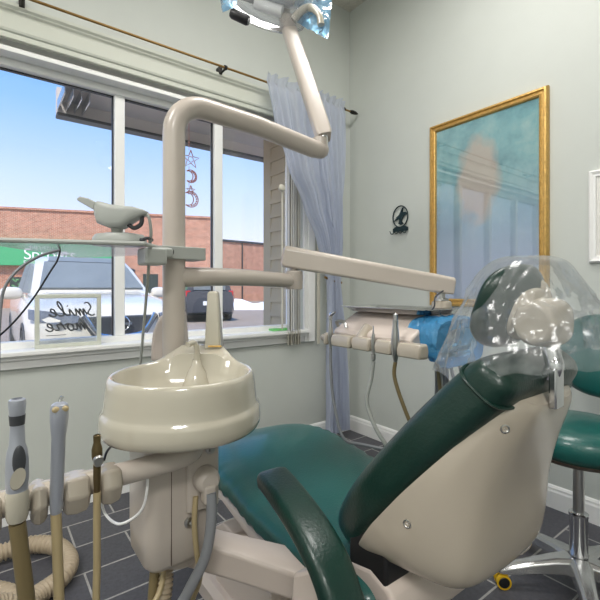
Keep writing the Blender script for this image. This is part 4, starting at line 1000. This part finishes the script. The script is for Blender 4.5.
# white SUV
def loft_car(secs, name, m, parent):  # secs: list of (y, [(halfwidth,z)...]) mirrored
    rings = []
    for y, prof in secs:
        rings.append([V((w_, y, z_)) for w_, z_ in prof]+[V((-w_, y, z_)) for w_, z_ in prof[::-1]])
    return MB().loft(rings).build(name, m, parent, ang=40)
def suv(name, pos, rz, label, m, rear=False):
    t = thing(name, pos, label, 'car'); t.rotation_euler = (0, 0, rz)
    keep = t.location.copy(); t.location = (0, 0, 0)
    # car faces -Y, length 4.6, width 1.84
    body = [(0.0, [(.55, .30), (.62, .45), (.62, .60), (.56, .74), (.40, .80)]),
            (.10, [(.74, .22), (.80, .42), (.80, .66), (.72, .84), (.50, .93)]),
            (.35, [(.84, .20), (.90, .42), (.91, .72), (.82, .92), (.55, 1.00)]),
            (.9, [(.86, .20), (.92, .42), (.92, .80), (.86, .98), (.58, 1.07)]),
            (1.45, [(.86, .20), (.92, .42), (.925, .85), (.88, 1.04), (.6, 1.12)]),
            (2.0, [(.86, .20), (.92, .42), (.925, .88), (.88, 1.05), (.6, 1.10)]),
            (3.6, [(.86, .20), (.92, .42), (.925, .90), (.88, 1.08), (.6, 1.10)]),
            (4.4, [(.84, .24), (.90, .42), (.90, .90), (.84, 1.10), (.6, 1.12)]),
            (4.6, [(.74, .34), (.80, .5), (.80, .85), (.74, 1.02), (.5, 1.05)])]
    loft_car(body, 'body', m, t)
    cab = [(1.35, [(.78, 1.0), (.76, 1.05), (.6, 1.085)]), (1.5, [(.80, 1.02), (.78, 1.12), (.66, 1.16)]), (2.05, [(.80, 1.04), (.70, 1.46), (.58, 1.51)]), (2.35, [(.80, 1.04), (.66, 1.60), (.52, 1.655)]),
           (3.0, [(.80, 1.04), (.66, 1.65), (.52, 1.70)]), (4.0, [(.80, 1.04), (.66, 1.60), (.52, 1.66)]), (4.45, [(.78, 1.06), (.70, 1.30), (.56, 1.36)])]
    loft_car(cab, 'cabin', m, t)
    # windshield panel
    def panel(pts, nm, mm, par=t, off=.0, depth=.012):
        P = [V(p) for p in pts]; n_ = (P[1]-P[0]).cross(P[2]-P[0]).normalized()
        MB().loft([[p-n_*depth for p in P], [p+n_*depth for p in P]]).build(nm, mm, par, smooth=False)
    panel([(-.69, 1.46, 1.165), (.69, 1.46, 1.165), (.57, 2.08, 1.56), (-.57, 2.08, 1.56)], 'windshield', 'carglass', depth=.014)
    panel([(-.52, 2.10, 1.572), (.52, 2.10, 1.572), (.48, 2.30, 1.655), (-.48, 2.30, 1.655)], 'windshield_top', 'carglass', depth=.012)
    for s in (-1, 1):
        panel([(s*.80, 1.65, 1.10), (s*.80, 2.6, 1.10), (s*.685, 2.6, 1.56), (s*.70, 2.25, 1.50)], 'side_window', 'carglass', depth=.02)
        panel([(s*.80, 2.68, 1.10), (s*.80, 3.7, 1.12), (s*.69, 3.6, 1.54), (s*.685, 2.68, 1.56)], 'side_window', 'carglass', depth=.02)
        MB().ell((s*1.0, 1.62, 1.10), (.13, .08, .085), e=.7).box((min(s*.84, s*.95), 1.6, 1.04), (max(s*.84, s*.95), 1.66, 1.09)).build('mirror', m, t)
        # wheels + dark arch
        for yy in (.85, 3.65):
            Tw = Matrix.Translation((s*.83, yy, .35)) @ Matrix.Rotation(s*PI/2, 4, 'Y')
            w_ = MB().lathe([(0, -.1), (.27, -.1), (.34, -.07), (.345, .05), (.31, .10), (.23, .105), (.22, .09), (0, .09)], Tw, 32).build('wheel', 'tire', t, ang=40)
            h_ = MB().lathe([(0, .09), (.05, .10), (.06, .11), (0, .115)], Tw, 16)
            for k in range(5):
                h_.box((-.02, 0, .088), (.02, .22, .108), Tw @ Matrix.Rotation(k*2*PI/5, 4, 'Z'))
            h_.build('rim', 'alu', w_)
            MB().lathe([(.345, .0), (.40, .0), (.40, .10), (.345, .10)], Tw, 32, cap=False).build('wheel_arch', 'dark', t)
    # grille: V-shaped chrome, dark mesh
    MB().prism([(-.45, .84), (.45, .84), (.30, .60), (-.30, .60)], 'y', -.02, .06).build('grille', 'dark', t, bevel=.02)
    MB().tube([(-.40, -.03, .86), (-.27, -.045, .66), (-.15, -.05, .61), (.15, -.05, .61), (.27, -.045, .66), (.40, -.03, .86)], .028, n=10, sm=4).build('chrome_grille_bar', 'chrome', t)
    e_ = MB(); e_.tube([(.085*math.cos(a), -.055, .75+.085*math.sin(a)) for a in [k*2*PI/24 for k in range(25)]], .012, n=8, sm=0); e_.box((-.115, -.065, .735), (.115, -.045, .765)); e_.build('emblem', 'chrome', t)
    for s in (-1, 1):
        MB().loft([[V((s*x, y-dy, z)) for x, y, z in ((.44, -.01, .86), (.62, .02, .90), (.90, .38, .93), (.90, .34, .82), (.66, .03, .76), (.46, -.01, .78))] for dy in (.0, .05)]).build('headlight', 'lens', t, bevel=.008)
        MB().ell((s*.62, .03, .42), (.10, .03, .05)).build('fog_lamp', 'dark', t)
    MB().box((-.5, -.04, .26), (.5, .05, .34)).build('lower_grille', 'dark', t, bevel=.01)
    MB().box((-.16, -.075, .44), (.16, -.055, .56)).build('plate_backing', 'dark', t, bevel=.004)
    MB().box((-.10, -.082, .475), (-.02, -.072, .525)).box((.02, -.082, .475), (.11, -.072, .525)).build('licence_plate', 'tanhose', t)
    for s in (-1, 1):
        MB().box((min(s*.66, s*.82), 4.38, .80), (max(s*.66, s*.82), 4.57, 1.08)).build('tail_lamp', 'red', t, bevel=.02)
    MB().box((-.55, 4.36, 1.10), (.55, 4.50, 1.34)).build('rear_window', 'carglass', t, bevel=.01)
    MB().box((-.25, 4.58, .58), (.25, 4.63, .72)).build('rear_plate', 'white', t)
    t.location = keep
    return t
suv('parked_car', (1.30, 5.25, -.02), 0, 'white SUV parked nose-in right outside the window', 'carwhite')
pc = at(210, 288, 15.2)
suv('parked_car', (pc.x+.6, pc.y+3.7, -.02), R(168), 'dark SUV seen from behind across the parking lot', 'carblack')

# ------------------------------------------------------------------ world, sun, camera
wd = bpy.data.worlds.new('sky'); bpy.context.scene.world = wd; wd.use_nodes = True; n = wd.node_tree.nodes; l = wd.node_tree.links
bg = n['Background']; tc = n.new('ShaderNodeTexCoord'); sp = n.new('ShaderNodeSeparateXYZ'); l.new(tc.outputs['Generated'], sp.inputs[0])
cr_ = n.new('ShaderNodeValToRGB'); e = cr_.color_ramp.elements
e[0].position = .0; e[0].color = rgb(228, 230, 250); e[1].position = .55; e[1].color = rgb(92, 158, 245)
for p_, c_ in ((.10, rgb(220, 226, 250)), (.22, rgb(190, 212, 252)), (.36, rgb(140, 186, 250))):
    k = e.new(p_); k.color = c_
l.new(sp.outputs['Z'], cr_.inputs[0]); l.new(cr_.outputs[0], bg.inputs['Color']); bg.inputs['Strength'].default_value = 1.32
su = bpy.data.lights.new('sun', 'SUN'); su.energy = 5; su.angle = R(6); su.color = (1, .96, .9)
so_ = bpy.data.objects.new('sun', su); C.objects.link(so_); so_.rotation_euler = V((.38, .42, -.82)).to_track_quat('-Z', 'Y').to_euler()
cam = bpy.data.cameras.new('camera'); co = bpy.data.objects.new('camera', cam); C.objects.link(co)
cam.sensor_width = 36; cam.lens = 419/600*36; cam.shift_y = -.02; cam.clip_start = .02; cam.clip_end = 300
co.location = CAM; co.rotation_euler = (PI/2, 0, math.atan2(FW.y, FW.x)-PI/2)
bpy.context.scene.camera = co
vs = bpy.context.scene.view_settings; vs.view_transform = 'Standard'; vs.look = 'None'; vs.gamma = 1; vs.exposure = 0.1; vs.use_curve_mapping = False
